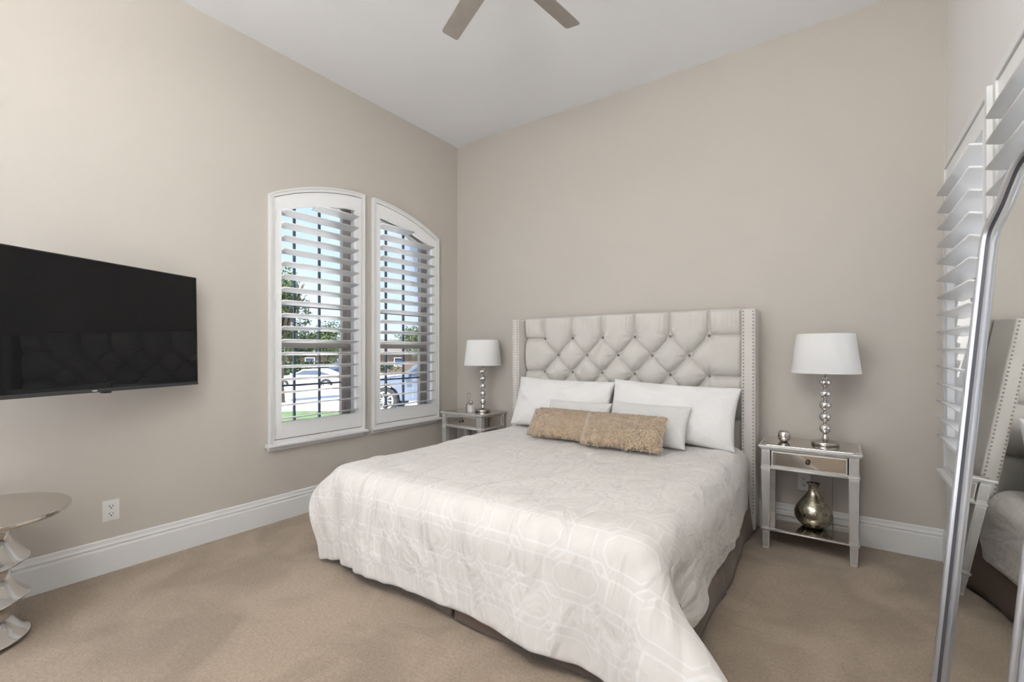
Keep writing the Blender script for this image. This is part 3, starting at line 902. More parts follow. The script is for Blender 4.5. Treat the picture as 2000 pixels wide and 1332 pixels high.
# ------------------------------------------------------------------ pillows
def pillow_fn(pb, W, H, T, lean, yaw=0.0, roll=0.0, seed=1, wr=0.006, pinch=0.05, power=0.42):
    """pb: middle of the lower edge; returns P(u, v, side) on the pillow surface"""
    rs = np.random.default_rng(seed)
    waves = [(rs.uniform(2, 9), rs.uniform(2, 9), rs.uniform(0, 6.28), rs.uniform(0, 6.28)) for _ in range(8)]
    ex = Vector((math.cos(yaw), math.sin(yaw), 0)); 
    ey0 = Vector((-math.sin(yaw), math.cos(yaw), 0))
    up = (ey0*math.sin(lean) + Vector((0, 0, 1))*math.cos(lean))
    n = (-ey0*math.cos(lean) + Vector((0, 0, 1))*math.sin(lean))
    if roll:
        c, s = math.cos(roll), math.sin(roll)
        ex, up = ex*c + up*s, up*c - ex*s
    ex, up, n = (np.array(a) for a in (ex, up, n))
    pbv = np.array(pb)
    def P(u, v, side):
        x = W/2*u*(1 - pinch*(1-v*v)*u*u)
        y = H/2*(1 + v*(1 - pinch*1.3*(1-u*u)*v*v))
        e = np.clip((1-np.abs(u)**2.2)*(1-np.abs(v)**2.2), 0, 1)
        th = T/2*e**power*(1 - 0.22*v)
        w = sum(np.sin(u*a+p+1.5*np.sin(v*2+q))*np.sin(v*b+q) for a, b, p, q in waves)/4
        # wrinkles fan out of the corners
        for cu, cv in ((-1, -1), (-1, 1), (1, -1), (1, 1)):
            d = np.hypot((u-cu)*W/2, (v-cv)*H/2); a = np.arctan2((v-cv)*H, (u-cu)*W)
            w = w + 0.8*np.sin(a*13+seed+cu)*np.exp(-(d/(0.28*H+.03))**2)
        w = w + 0.9*(1-np.abs(np.sin(u*3.1+v*2.2+seed)))**4 + 0.8*(1-np.abs(np.sin(u*4.3-v*3.1+seed*2)))**5
        th = th + wr*w*e**0.5
        edge = 0.004
        t = (th + edge) if side > 0 else -(th*0.8 + edge)
        return pbv + x[..., None]*ex + y[..., None]*up + t[..., None]*n
    return P, n

def pillow_mesh(P, nu=56, nv=40):
    us = np.sin(np.linspace(-1, 1, nu)*math.pi/2); vs = np.sin(np.linspace(-1, 1, nv)*math.pi/2)
    U, V = np.meshgrid(us, vs)
    F, B = P(U, V, 1), P(U, V, -1)
    m = MB().grid(F)
    m.grid(B, flip=True)
    # the sewn edge between the two faces
    def ring(A): return np.concatenate([A[0, :-1], A[:-1, -1], A[-1, :0:-1], A[:0:-1, 0]])
    rf, rb = ring(F), ring(B)
    n = len(rf)
    m.add(np.concatenate([rf, rb]), [(i, n+i, n+(i+1) % n, (i+1) % n) for i in range(n)])
    return m

def pillow(name, label, cat, material, pb, W, H, T, lean, group=None, **k):
    P, n = pillow_fn(pb, W, H, T, lean, **k)
    o = pillow_mesh(P).build(name, material, None, smooth=True, base=pb)
    tag(o, label, cat, group)
    return o, P, n

pillow('bed_pillow', 'long white pillow against the headboard, the one nearer the corner lamp', 'pillow', M['sheet'],
       (1.408, -0.365, 0.580), 0.90, 0.43, 0.19, R(20), seed=5, roll=R(-1.0), wr=0.016, group='white bed pillows against the headboard')
pillow('bed_pillow', 'long white pillow against the headboard, the one nearer the leaning mirror', 'pillow', M['sheet'],
       (2.300, -0.385, 0.582), 0.90, 0.43, 0.19, R(20), seed=9, roll=R(-2.2), wr=0.014, group='white bed pillows against the headboard')
pillow('accent_cushion', 'pale grey silky cushion half hidden behind the left tan fur pillow', 'cushion', M['cushion'],
       (1.655, -0.555, 0.586), 0.53, 0.285, 0.12, R(32), seed=12, wr=0.005, group='pale grey cushions')
pillow('accent_cushion', 'pale grey silky cushion half hidden behind the right tan fur pillow', 'cushion', M['cushion'],
       (2.205, -0.570, 0.586), 0.56, 0.300, 0.13, R(30), seed=15, roll=R(-1), wr=0.005, group='pale grey cushions')

def fur_pillow(label, pb, W, H, T, lean, seed, yaw):
    P, nrm = pillow_fn(pb, W, H, T, lean, seed=seed, wr=0.003, yaw=yaw, pinch=0.03, power=0.34)
    t = empty('fur_pillow', pb, label, 'pillow', group='tan curly fur lumbar pillows')
    pillow_mesh(P, 40, 28).build('pillow_cover', M['suede'], t, smooth=True)
    rs = np.random.default_rng(seed+100)
    m = MB(); vs = []; fs = []
    N = 3800
    u = rs.uniform(-0.80, 0.98, N); v = rs.uniform(-0.96, 0.97, N)
    A = P(u, v, 1.0)
    e = 1e-2
    du = P(u+e*(u < 0.9)-e*(u >= 0.9), v, 1.0)-A; dv = P(u, np.clip(v+e, -1, 1)-2*e*(v > .95), 1.0)-A
    nn = np.cross(du, dv); nn /= np.linalg.norm(nn, axis=1)[:, None]+1e-9
    nn *= np.sign(nn @ nrm)[:, None]
    for i in range(N):
        n = nn[i]
        r1 = rs.normal(0, 1, 3); tdir = r1 - n*(r1 @ n); tdir /= np.linalg.norm(tdir)+1e-9
        tdir = tdir*0.8 + np.array([0, -0.1, -0.55]); 
        Lh = rs.uniform(0.024, 0.044)
        b = np.cross(n, tdir); b /= np.linalg.norm(b)+1e-9
        cr = rs.uniform(0.005, 0.011); ph = rs.uniform(0, 6.28); cu = rs.uniform(4.0, 7.5)
        pts = []
        for k in range(6):
            s = k/5
            c = A[i] + n*(Lh*(0.75*s - 0.38*s*s)) + tdir*(Lh*0.55*s*s) + (b*math.cos(ph+cu*s) + tdir*math.sin(ph+cu*s))*cr*min(1, s*2)
            pts.append(c)
        base = len(vs)
        for k, c in enumerate(pts):
            rr = 0.0042*(1-0.45*k/5)
            for q in range(3):
                aq = 2.094*q
                vs.append(c + (b*math.cos(aq) + n*math.sin(aq)*0.7 + tdir*math.sin(aq)*0.7)*rr)
        for k in range(5):
            for q in range(3):
                fs.append((base+k*3+q, base+k*3+(q+1) % 3, base+k*3+3+(q+1) % 3, base+k*3+3+q))
    m.add(vs, fs)
    o = m.build('fur', M['fur'], t, smooth=True); o['kind'] = 'stuff'
    return t
fur_pillow('tan curly fur lumbar pillow on the duvet, the left one tucked behind the other', (1.625, -0.715, 0.590), 0.52, 0.225, 0.14, R(38), 21, R(2))
fur_pillow('tan curly fur lumbar pillow on the duvet, the right one in front', (2.125, -0.790, 0.590), 0.55, 0.235, 0.15, R(36), 24, R(3))

# ================================================================== NIGHTSTANDS
def nightstand(label, loc):
    x, y = loc[0], loc[1]
    t = empty('nightstand', (x, y, 0), label, 'nightstand', group='mirrored nightstands beside the bed')
    hw, hd = 0.260, 0.195                     # half width / half depth of the top
    # top: silver moulded edge round a mirrored panel
    s = MB()
    s.box(x-hw, x+hw, y-hd, y+hd, 0.625, 0.640)
    s.box(x-hw+0.008, x+hw-0.008, y-hd+0.008, y+hd-0.008, 0.616, 0.626)
    tp = s.build('table_top', M['silverleaf'], t, bevel=0.004, seg=3)
    c = 0.030
    pts = [(x-hw+0.014+c, y-hd+0.014), (x+hw-0.014-c, y-hd+0.014), (x+hw-0.014, y-hd+0.014+c), (x+hw-0.014, y+hd-0.014-c),
           (x+hw-0.014-c, y+hd-0.014), (x-hw+0.014+c, y+hd-0.014), (x-hw+0.014, y+hd-0.014-c), (x-hw+0.014, y-hd+0.014+c)]
    MB().prism(pts, 'z', 0.640, 0.6435).build('mirror_inlay', M['mirror'], tp, bevel=0.002)
    # case round the drawer
    lx, ly = hw-0.040, hd-0.040               # leg centres
    b = MB()
    b.box(x-lx, x+lx, y+hd-0.035, y+hd-0.020, 0.507, 0.616)
    b.box(x-hw+0.024, x-hw+0.036, y-ly, y+ly, 0.507, 0.616); b.box(x+hw-0.036, x+hw-0.024, y-ly, y+ly, 0.507, 0.616)
    b.box(x-lx, x+lx, y-hd+0.034, y+hd-0.03, 0.503, 0.510)
    b.box(x-lx, x+lx, y-hd+0.026, y-hd+0.045, 0.503, 0.514); b.box(x-lx, x+lx, y-hd+0.026, y-hd+0.045, 0.608, 0.617)
    b.build('apron', M['silverleaf'], t, bevel=0.0015)
    for sx in (-1, 1):
        xx = x+sx*(hw-0.0235)
        MB().box(xx-0.001, xx+0.001, y-ly+0.03, y+ly-0.03, 0.516, 0.606).build('side_mirror', M['mirror'], t)
    # moulding beads under the apron and round the shelf
    m = MB()
    z = 0.500
    m.tube([(x-hw+0.014, y-hd+0.020, z), (x+hw-0.014, y-hd+0.020, z)], 0.0062, 10)
    m.tube([(x-hw+0.016, y-hd+0.018, z), (x-hw+0.016, y+hd-0.018, z)], 0.0062, 10)
    m.tube([(x+hw-0.016, y-hd+0.018, z), (x+hw-0.016, y+hd-0.018, z)], 0.0062, 10)
    m.build('moulding', M['silverleaf'], t, smooth=True)
    # drawer
    dx = lx-0.030
    d = MB().box(x-dx, x+dx, y-hd+0.0235, y-hd+0.040, 0.516, 0.607).build('drawer', M['silverleaf'], t, bevel=0.001)
    MB().box(x-dx+0.007, x+dx-0.007, y-hd+0.0215, y-hd+0.0237, 0.522, 0.601).build('mirror_inlay', M['mirror'], d, bevel=0.0015)
    MB().lathe([(0.005, 0.0), (0.005, -0.010), (0.011, -0.014), (0.013, -0.020), (0.010, -0.026), (0.0, -0.028)], (x, y-hd+0.0215, 0.562), 18, axis='y', cap=False).build('knob', M['darkmetal'], d, smooth=True)
    # legs: square block, bead, then a taper; mirror let into the outer faces
    for sx in (-1, 1):
        for sy in (-1, 1):
            cx, cy = x+sx*lx, y+sy*ly
            g = MB()
            g.frustum((cx, cy), 0.507, 0.0235, 0.0235, 0.616, 0.0235, 0.0235)
            g.frustum((cx, cy), 0.128, 0.0195, 0.0195, 0.494, 0.0245, 0.0245)
            g.frustum((cx, cy), 0.0, 0.0165, 0.0165, 0.112, 0.0200, 0.0200)
            g.box(cx-0.0262, cx+0.0262, cy-0.0262, cy+0.0262, 0.494, 0.507)
            g.box(cx-0.0235, cx+0.0235, cy-0.0235, cy+0.0235, 0.112, 0.128)
            lg = g.build('leg', M['silverleaf'], t, bevel=0.0015)
            ml = MB()
            for z0, z1, w0, w1 in ((0.522, 0.602, 0.0235, 0.0235), (0.14, 0.482, 0.0197, 0.0244), (0.012, 0.102, 0.0167, 0.0198)):
                k = 0.80
                yy0, yy1 = cy+sy*w0, cy+sy*w1
                e = 0.0012*sy
                ml.add([(cx-w0*k, yy0+e, z0), (cx+w0*k, yy0+e, z0), (cx+w1*k, yy1+e, z1), (cx-w1*k, yy1+e, z1)], [(0, 1, 2, 3)])
                xx0, xx1 = cx+sx*w0, cx+sx*w1
                e = 0.0012*sx
                ml.add([(xx0+e, cy-w0*k, z0), (xx0+e, cy+w0*k, z0), (xx1+e, cy+w1*k, z1), (xx1+e, cy-w1*k, z1)], [(0, 1, 2, 3)])
            ml.build('mirror_inlay', M['legmirror'], lg)
    # shelf
    s = MB().box(x-lx, x+lx, y-ly, y+ly, 0.113, 0.124)
    sh = s.build('shelf', M['mirror'], t, bevel=0.001)
    r = MB()
    z = 0.120
    r.tube([(x-hw+0.016, y-hd+0.020, z), (x+hw-0.016, y-hd+0.020, z)], 0.0058, 10)
    r.tube([(x-hw+0.018, y-hd+0.018, z), (x-hw+0.018, y+hd-0.018, z)], 0.0058, 10)
    r.tube([(x+hw-0.018, y-hd+0.018, z), (x+hw-0.018, y+hd-0.018, z)], 0.0058, 10)
    r.build('shelf_rim', M['silverleaf'], sh, smooth=True)
    return t
ns = nightstand('mirrored silver nightstand with drawer and open shelf between the bed and the leaning mirror', (3.145, -0.225))
ns2 = copy_tree(ns)
ns2.location = (0.405, -0.215, 0)
ns2['label'] = 'mirrored silver nightstand in the room corner, mostly hidden behind the bed'
NT = 0.6436

# ------------------------------------------------------------------ lamps
def lamp(label, loc):
    x, y, z0 = loc
    t = empty('table_lamp', loc, label, 'lamp', group='matching table lamps with stacked balls')
    MB().lathe([(0.0, 0), (0.070, 0), (0.0735, 0.003), (0.0735, 0.017), (0.070, 0.021), (0.052, 0.023), (0.040, 0.027), (0.022, 0.034), (0.015, 0.043), (0.014, 0.062), (0.011, 0.066)], (x, y, z0), 48, cap=False).build('lamp_base', M['nickel'], t, smooth=True, bevel=0)
    zs = [0.1015 + 0.0713*k for k in range(5)]
    for z in zs:
        r = 0.0325; n = 18
        MB().lathe([(r*math.sin(math.pi*k/n), -r*math.cos(math.pi*k/n)) for k in range(n+1)], (x, y, z0+z), 32, cap=False).build('ball', M['chrome'], t, smooth=True)
    MB().lathe([(0.0055, 0.06), (0.0055, 0.60)], (x, y, z0), 12).build('stem', M['nickel'], t, smooth=True)
    for z in zs:
        MB().lathe([(0.010, -0.002), (0.011, 0.0), (0.010, 0.002)], (x, y, z0+z+0.0357), 16).build('collar', M['nickel'], t, smooth=True)
    # shade: open drum, tapering, with rolled rims
    zb, zt, rb, rt = 0.442, 0.683, 0.180, 0.152
    sh = MB().lathe([(rb, zb), (rb+0.001, zb+0.002), (rt+0.001, zt-0.002), (rt, zt), (rt-0.002, zt-0.001), (rb-0.002, zb+0.001), (rb, zb)], (x, y, z0), 64, cap=False).build('lamp_shade', M['shade'], t, smooth=True)
    for r, z in ((rb, zb+0.004), (rt, zt-0.004)):
        MB().lathe([(r-0.0022, -0.004), (r+0.0012, -0.004), (r+0.0012, 0.004), (r-0.0022, 0.004), (r-0.0022, -0.004)], (x, y, z0+z), 64, cap=False).build('rim', M['shade'], sh, smooth=False)
    h = MB()
    for a in (0.4, 2.5, 4.6):
        h.tube([(x, y, z0+0.635), (x+(rt-0.006)*math.cos(a), y+(rt-0.006)*math.sin(a), z0+0.672)], 0.0015, 6)
    h.tube([(x-0.01, y, z0+0.60), (x-0.02, y, z0+0.617), (x, y, z0+0.635), (x+0.02, y, z0+0.617), (x+0.01, y, z0+0.60)], 0.0015, 6)
    h.build('shade_fitter', M['nickel'], t, smooth=True)
    MB().lathe([(0.012, 0.56), (0.014, 0.585), (0.026, 0.61), (0.028, 0.63), (0.018, 0.652), (0.0, 0.658)], (x, y, z0), 20).build('bulb', M['plate'], t, smooth=True)
    return t
l1 = lamp('white shaded lamp of stacked chrome balls on the nightstand beside the leaning mirror', (3.226, -0.203, NT))
l2 = copy_tree(l1)
l2.location = (0.512, -0.200, NT)
l2['label'] = 'white shaded lamp of stacked chrome balls on the nightstand in the room corner'

# power cord of the near lamp, dropping behind the nightstand
cd = MB()
cd.tube([(3.262, -0.010, 0.62), (3.262, -0.012, 0.45), (3.261, -0.020, 0.30), (3.262, -0.022, 0.195), (3.268, -0.028, 0.03), (3.25, -0.05, 0.006)], 0.003, 8)
o = cd.build('power_cord', M['suede'], None, smooth=True, base=(3.262, -0.01, 0.62))
tag(o, 'thin taupe power cord hanging down the wall behind the right nightstand', 'cord')

# ------------------------------------------------------------------ small things
o = MB().lathe([(0.0, 0), (0.018, 0), (0.027, 0.007), (0.034, 0.020), (0.036, 0.036), (0.034, 0.052), (0.028, 0.064), (0.026, 0.067), (0.024, 0.064), (0.030, 0.050), (0.031, 0.036), (0.028, 0.018), (0.0, 0.008)], (3.010, -0.235, NT), 36, cap=False).build('votive_holder', M['votive'], None, smooth=True, base=(3.010, -0.235, NT))
tag(o, 'small round silver mercury glass candle holder on the right nightstand', 'candle holder')
v = [(0.0, 0), (0.045, 0), (0.062, 0.006), (0.086, 0.030), (0.100, 0.060), (0.103, 0.090), (0.095, 0.122), (0.074, 0.152), (0.054, 0.180), (0.038, 0.202), (0.029, 0.220), (0.026, 0.238), (0.027, 0.254), (0.033, 0.266), (0.038, 0.270), (0.036, 0.273), (0.030, 0.268), (0.023, 0.250), (0.022, 0.225), (0.0, 0.20)]
o = MB().lathe(v, (3.165, -0.205, 0.1255), 48, cap=False).build('vase', M['vase'], None, smooth=True, base=(3.165, -0.205, 0.1255))
tag(o, 'round bellied gold mercury glass vase with a narrow neck on the lower shelf', 'vase')
t = empty('perfume_bottle', (0.392, -0.265, NT), 'tall clear glass bottle on the corner nightstand', 'bottle')
MB().lathe([(0.0, 0), (0.030, 0), (0.032, 0.004), (0.032, 0.050), (0.026, 0.070), (0.012, 0.088), (0.010, 0.108), (0.014, 0.112)], (0.392, -0.265, NT), 24, cap=False).build('bottle_body', M['bottleglass'], t, smooth=True)
MB().lathe([(0.008, 0.106), (0.010, 0.116), (0.020, 0.130), (0.022, 0.150), (0.015, 0.172), (0.0, 0.182)], (0.392, -0.265, NT), 20, cap=False).build('stopper', M['bottleglass'], t, smooth=True)
t = empty('lotion_bottle', (0.462, -0.318, NT), 'short white square bottle with a silver cap on the corner nightstand', 'bottle')
MB().box(0.438, 0.486, -0.340, -0.296, NT, NT+0.068).build('bottle_body', M['plate'], t, bevel=0.006, seg=3)
MB().lathe([(0.016, 0.068), (0.016, 0.082), (0.019, 0.084), (0.019, 0.104), (0.014, 0.110), (0.0, 0.111)], (0.462, -0.318, NT), 24).build('cap', M['nickel'], t, smooth=True)

# ================================================================== SIDE TABLE
def side_table():
    x, y = 0.389, -3.394
    t = empty('side_table', (x, y, 0), 'round polished aluminium side table on a stack of flared discs below the television', 'side table')
    MB().lathe([(0.0, 0.524), (0.290, 0.524), (0.300, 0.526), (0.309, 0.531), (0.311, 0.537), (0.311, 0.546), (0.308, 0.550), (0.0, 0.550)], (x, y, 0), 96, cap=False).build('table_top', M['tabletop'], t, smooth=False, bevel=0)
    prof = [(0.0, 0.004), (0.150, 0.004), (0.172, 0.010)]
    for k in range(4):
        z0 = 0.022 + 0.160*k
        if z0 > 0.51: break
        prof += [(0.180, z0-0.004), (0.183, z0), (0.180, z0+0.004), (0.170, z0+0.013), (0.158, z0+0.026), (0.146, z0+0.042), (0.134, z0+0.062), (0.125, z0+0.084), (0.122, z0+0.104), (0.126, z0+0.122)]
        if z0 + 0.16 < 0.51: prof += [(0.138, z0+0.138), (0.158, z0+0.149)]
    prof = [p for p in prof if p[1] < 0.50] + [(0.120, 0.500), (0.135, 0.524), (0.0, 0.524)]
    m = MB().lathe(prof, (x, y, 0), 80, cap=False)
    # hand-cast: slight wobble of the rims
    vv = []
    for px, py, pz in m.v:
        a = math.atan2(py-y, px-x); r = math.hypot(px-x, py-y)
        k = max(0, (r-0.12)/0.06)
        vv.append((px, py, pz + 0.006*k*math.sin(2*a+pz*30)*(0 if pz < 0.03 else 1)))
    m.v = vv
    m.build('pedestal', M['aluminium'], t, smooth=True)
M['aluminium'] = mat('polished_cast_aluminium', (0.74, 0.73, 0.71), 0.13, 1.0, bump=0.15, bscale=9)
M['tabletop'] = mat('brushed_aluminium_top', (0.66, 0.62, 0.57), 0.17, 1.0, bump=0.05, bscale=14)
side_table()

# ================================================================== LEANING MIRROR
def floor_mirror():
    yaw, lean, d = 0.148, 0.082, 0.04
    n = Vector((-math.cos(lean)*math.cos(yaw), -math.cos(lean)*math.sin(yaw), math.sin(lean)))
    P0 = Vector((3.75, -2.0, 1.0)) + n*d
    tv = Vector((-math.sin(yaw), math.cos(yaw), 0)); up = tv.cross(n)
    if up.z < 0: up = -up
    C0 = P0 + tv*0.235
    ub = -(C0.z)/up.z + 0.001
    root = C0 + up*ub
    t = empty('floor_mirror', root, 'tall silver framed mirror with a shouldered arched top leaning on the right wall', 'mirror')
    def P(a, u, h): return C0 + tv*a + up*u + n*h
    half = [(0.2495, 0.560), (0.248, 0.578), (0.2445, 0.595), (0.238, 0.612), (0.229, 0.628), (0.218, 0.641), (0.206, 0.6525), (0.193, 0.664), (0.178, 0.678), (0.163, 0.693), (0.149, 0.711), (0.134, 0.732), (0.118, 0.753), (0.101, 0.773), (0.080, 0.790), (0.056, 0.803), (0.030, 0.812), (0.0, 0.815)]
    zb = ub + 0.012
    path = [(0.250, zb)] + [(0.250, zb + (0.54-zb)*k/12) for k in range(1, 13)] + half + [(-a, u) for a, u in half[::-1][1:]] + [(-0.250, zb + (0.54-zb)*k/12) for k in range(12, 0, -1)] + [(-0.250, zb)]
    pts = np.array(path); m_ = len(pts)
    # inward normals with mitres
    nxt = np.roll(pts, -1, 0); prv = np.roll(pts, 1, 0)
    def nl(v):
        v = v/np.linalg.norm(v, axis=1)[:, None]; return np.stack([-v[:, 1], v[:, 0]], -1)
    n1, n2 = nl(pts-prv), nl(nxt-pts)
    bis = n1+n2; bis /= np.linalg.norm(bis, axis=1)[:, None]
    inw = bis/np.clip((bis*n1).sum(1), 0.5, 1)[:, None]
    if (inw[3] @ np.array([-1.0, 0])) < 0: inw = -inw
    # profile across the frame: (inward, height); side face, groove, fat round, groove, thin bead, lip
    side = [(0.0, -0.022), (0.0, 0.012), (0.003, 0.0150), (0.012, 0.0158), (0.0142, 0.0140)]
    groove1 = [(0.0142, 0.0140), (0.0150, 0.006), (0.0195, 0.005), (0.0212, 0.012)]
    roll = [(0.0212, 0.012), (0.0225, 0.018), (0.0260, 0.0235), (0.0310, 0.0258), (0.0345, 0.0245), (0.0375, 0.0200), (0.0400, 0.0140)]
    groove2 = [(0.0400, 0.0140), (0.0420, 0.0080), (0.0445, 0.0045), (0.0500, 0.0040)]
    bead = [(0.0500, 0.0040), (0.0530, 0.0090), (0.0580, 0.0110), (0.0620, 0.0100), (0.0650, 0.0070), (0.0690, 0.002)]
    def sweep(prof, name, m, par):
        rings = [[P(*(pts[i]+inw[i]*w), h) for i in range(m_)] for w, h in prof]
        return MB().grid(np.array([[tuple(p) for p in r] for r in rings]), closed=True).build(name, m, par, smooth=True)
    sweep(side, 'frame_edge', M['mside'], t)
    sweep(roll, 'frame', M['mframe'], t)
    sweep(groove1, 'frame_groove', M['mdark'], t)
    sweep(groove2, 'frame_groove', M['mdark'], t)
    sweep(bead, 'frame_bead', M['mframe'], t)
    q = [P(*(pts[i]+inw[i]*0.064), 0.0025) for i in range(m_)]
    MB().add(q, [tuple(range(m_))]).build('mirror_glass', M['glassmirror'], t)
    q1 = [P(*(pts[i]+inw[i]*0.002), -0.022) for i in range(m_)]; q2 = [P(*(pts[i]+inw[i]*0.002), -0.012) for i in range(m_)]
    MB().add(q1+q2, [tuple(range(m_))[::-1], tuple(range(m_, 2*m_))] + [(i, (i+1) % m_, m_+(i+1) % m_, m_+i) for i in range(m_)]).build('backboard', M['bark'], t)
floor_mirror()

# ================================================================== OUTSIDE
def gz(x, y):
    return -0.30 + 0.028*min(0, x)
g = MB()
NX = 16
xs = [-0.17 - 70*k/NX for k in range(NX+1)]
P = [[(x, y, gz(x, y)) for x in xs] for y in (-30, -10, 0, 10, 25, 45, 75)]
g.grid(np.array(P))
struct(g.build('driveway', M['concrete']))
g = MB(); g.grid(np.array([[(3.97+40*k/6, y, -0.3) for k in range(7)] for y in (-30, 0, 30)]))
struct(g.build('side_yard', M['bounce_white']))
edge = [(-6.0, -14), (-5.6, -2.0), (-5.4, 1.5), (-5.5, 3.1), (-6.2, 3.5), (-7.2, 4.1), (-8.2, 4.4), (-9.0, 4.3), (-10.0, 3.7), (-11.2, 2.2), (-12.5, -1.0), (-13.0, -14)]
g = MB(); g.add([(x, y, gz(x, y)+0.02) for x, y in edge], [tuple(range(len(edge)))])
o = g.build('lawn', M['grass']); struct(o)

def at(px, D, z=0.0):
    th = R(35.4); k = (px-1000)/899
    return Vector((3.296 + D*(-math.sin(th)+k*math.cos(th)), -3.637 + D*(math.cos(th)+k*math.sin(th)), z))

def vehicle(name, label, cat, pos, yaw, body_m, L=4.6, H=1.55, W=1.8, suv=True):
    """centre on the ground at pos, the nose toward -local x"""
    t = empty(name, pos, label, cat)
    c, s = math.cos(yaw), math.sin(yaw)
    def tr(mb):
        mb.v = [(pos[0]+x*c-y*s, pos[1]+x*s+y*c, pos[2]+z) for x, y, z in mb.v]; return mb
    h = L/2; wb = L*0.30
    wr = 0.35
    def archpts(cx):
        return [(cx+0.42*math.cos(a), 0.34+0.42*math.sin(a)) for a in np.linspace(math.pi, 0, 9)]
    low = [(-h+0.05, 0.28)] + archpts(-wb) + archpts(wb) + [(h-0.05, 0.30)]
    topl = [(h, 0.60), (h-0.02, 0.98), (h-0.25, 1.02), (-h*0.42, 1.00), (-h*0.70, 0.93), (-h+0.12, 0.80), (-h, 0.62)]
    tr(MB().prism(low+topl, 'y', -W/2, W/2)).build('car_body', body_m, t, bevel=0.03, seg=2)
    if suv: cab = [(-h*0.44, 0.98), (-h*0.12, H-0.05), (h*0.02, H), (h*0.78, H-0.04), (h*0.93, 1.0)]
    else: cab = [(-h*0.38, 0.98), (-h*0.05, H-0.08), (h*0.35, H-0.06), (h*0.80, 1.0)]
    tr(MB().prism(cab, 'y', -W/2+0.12, W/2-0.12)).build('car_cabin', body_m, t, bevel=0.03)
    gl = [(cab[0][0]+0.16, 1.02), (cab[1][0]+0.05, cab[1][1]-0.08), (cab[-2][0]-0.08, cab[-2][1]-0.08), (cab[-1][0]-0.18, 1.02)]
    tr(MB().prism(gl, 'y', -W/2+0.112, W/2-0.112)).build('side_window', M['carglass'], t)
    tr(MB().add([(cab[0][0]+0.03, yy, 1.01) for yy in (-W/2+.2, W/2-.2)] + [(cab[1][0]+0.0, yy, cab[1][1]-0.03) for yy in (W/2-.2, -W/2+.2)], [(0, 1, 2, 3)])).build('windscreen', M['carglass'], t)
    for cx in (-wb, wb):
        for sy in (-1, 1):
            y0 = sy*(W/2-0.11)
            w = tr(MB().lathe([(wr-0.10, -0.11), (wr-0.02, -0.11), (wr, -0.08), (wr, 0.08), (wr-0.02, 0.11), (wr-0.10, 0.11)], (cx, y0, wr), 28, axis='y')).build('wheel', M['tyre'], t, smooth=False)
            rm = MB().lathe([(0.0, 0), (0.06, 0), (0.06, 0.02*sy), (0.0, 0.02*sy)], (cx, y0+sy*0.10, wr), 16, axis='y', cap=False)
            rm.lathe([(0.205, 0), (0.25, 0), (0.25, 0.02*sy), (0.205, 0.02*sy)], (cx, y0+sy*0.10, wr), 28, axis='y', cap=False)
            for k in range(10):
                a = 2*math.pi*k/10
                ca, sa = math.cos(a), math.sin(a)
                q = [(cx+r*ca-w_*sa, y0+sy*(0.10+0.012), wr+r*sa+w_*ca) for r, w_ in ((0.05, -0.02), (0.22, -0.016), (0.22, 0.016), (0.05, 0.02))]
                q += [(a_, b_-sy*0.01, c_) for a_, b_, c_ in q]
                rm.add(q, [(0,1,2,3),(7,6,5,4),(0,4,5,1),(1,5,6,2),(2,6,7,3),(3,7,4,0)])
            tr(rm).build('rim', M['rim'], w)
    tr(MB().box(-h-0.01, -h+0.10, -W/2+0.08, -W/2+0.40, 0.62, 0.76)).build('headlight', M['rim'], t, bevel=0.02)
    tr(MB().box(-h*0.36, -h*0.30, -W/2-0.17, -W/2+0.03, 0.98, 1.12)).build('wing_mirror', body_m, t, bevel=0.02)
    return t

p = at(862, 13.4); p.z = gz(p.x, 0)
vehicle('car', 'silver blue estate car parked on the driveway, seen through the shutter nearer the corner', 'car', p, R(35.4), M['carsilver'], L=4.7, H=1.62)
p = at(606, 30); p.z = gz(p.x, 0)-0.30
vehicle('car', 'white car parked at the far kerb, seen through the shutter nearer the television', 'car', p, R(35.4), M['carwhite'], L=4.6, H=1.45, suv=False)
p = at(668, 34); p.z = gz(p.x, 0)-0.15
vehicle('car', 'dark blue car parked behind the white one, seen through the shutter nearer the television', 'car', p, R(35.4), M['carblue'], L=4.6, H=1.7)

def leaves(c, rad, n, size, seed):
    rs = np.random.default_rng(seed)
    nb = 16
    dirs = rs.normal(0, 1, (nb, 3)); dirs /= np.linalg.norm(dirs, axis=1)[:, None]
    blobs = np.array(c) + dirs*np.array(rad)*rs.uniform(0.35, 0.75, (nb, 1))
    pick = rs.integers(0, nb, n)
    d = rs.normal(0, 1, (n, 3)); d /= np.linalg.norm(d, axis=1)[:, None]
    pos = blobs[pick] + d*np.array(rad)*0.42*rs.uniform(0.5, 1.05, (n, 1))
    u = rs.normal(0, 1, (n, 3)); u /= np.linalg.norm(u, axis=1)[:, None]
    w = np.cross(u, rs.normal(0, 1, (n, 3))); w /= np.linalg.norm(w, axis=1)[:, None]
    s = size*rs.uniform(0.6, 1.3, (n, 1))
    V = np.stack([pos-u*s, pos+w*s*0.5, pos+u*s, pos-w*s*0.5], 1).reshape(-1, 3)
    m = MB(); m.v = [tuple(p) for p in V]; m.f = [(4*i, 4*i+1, 4*i+2, 4*i+3) for i in range(n)]
    return m

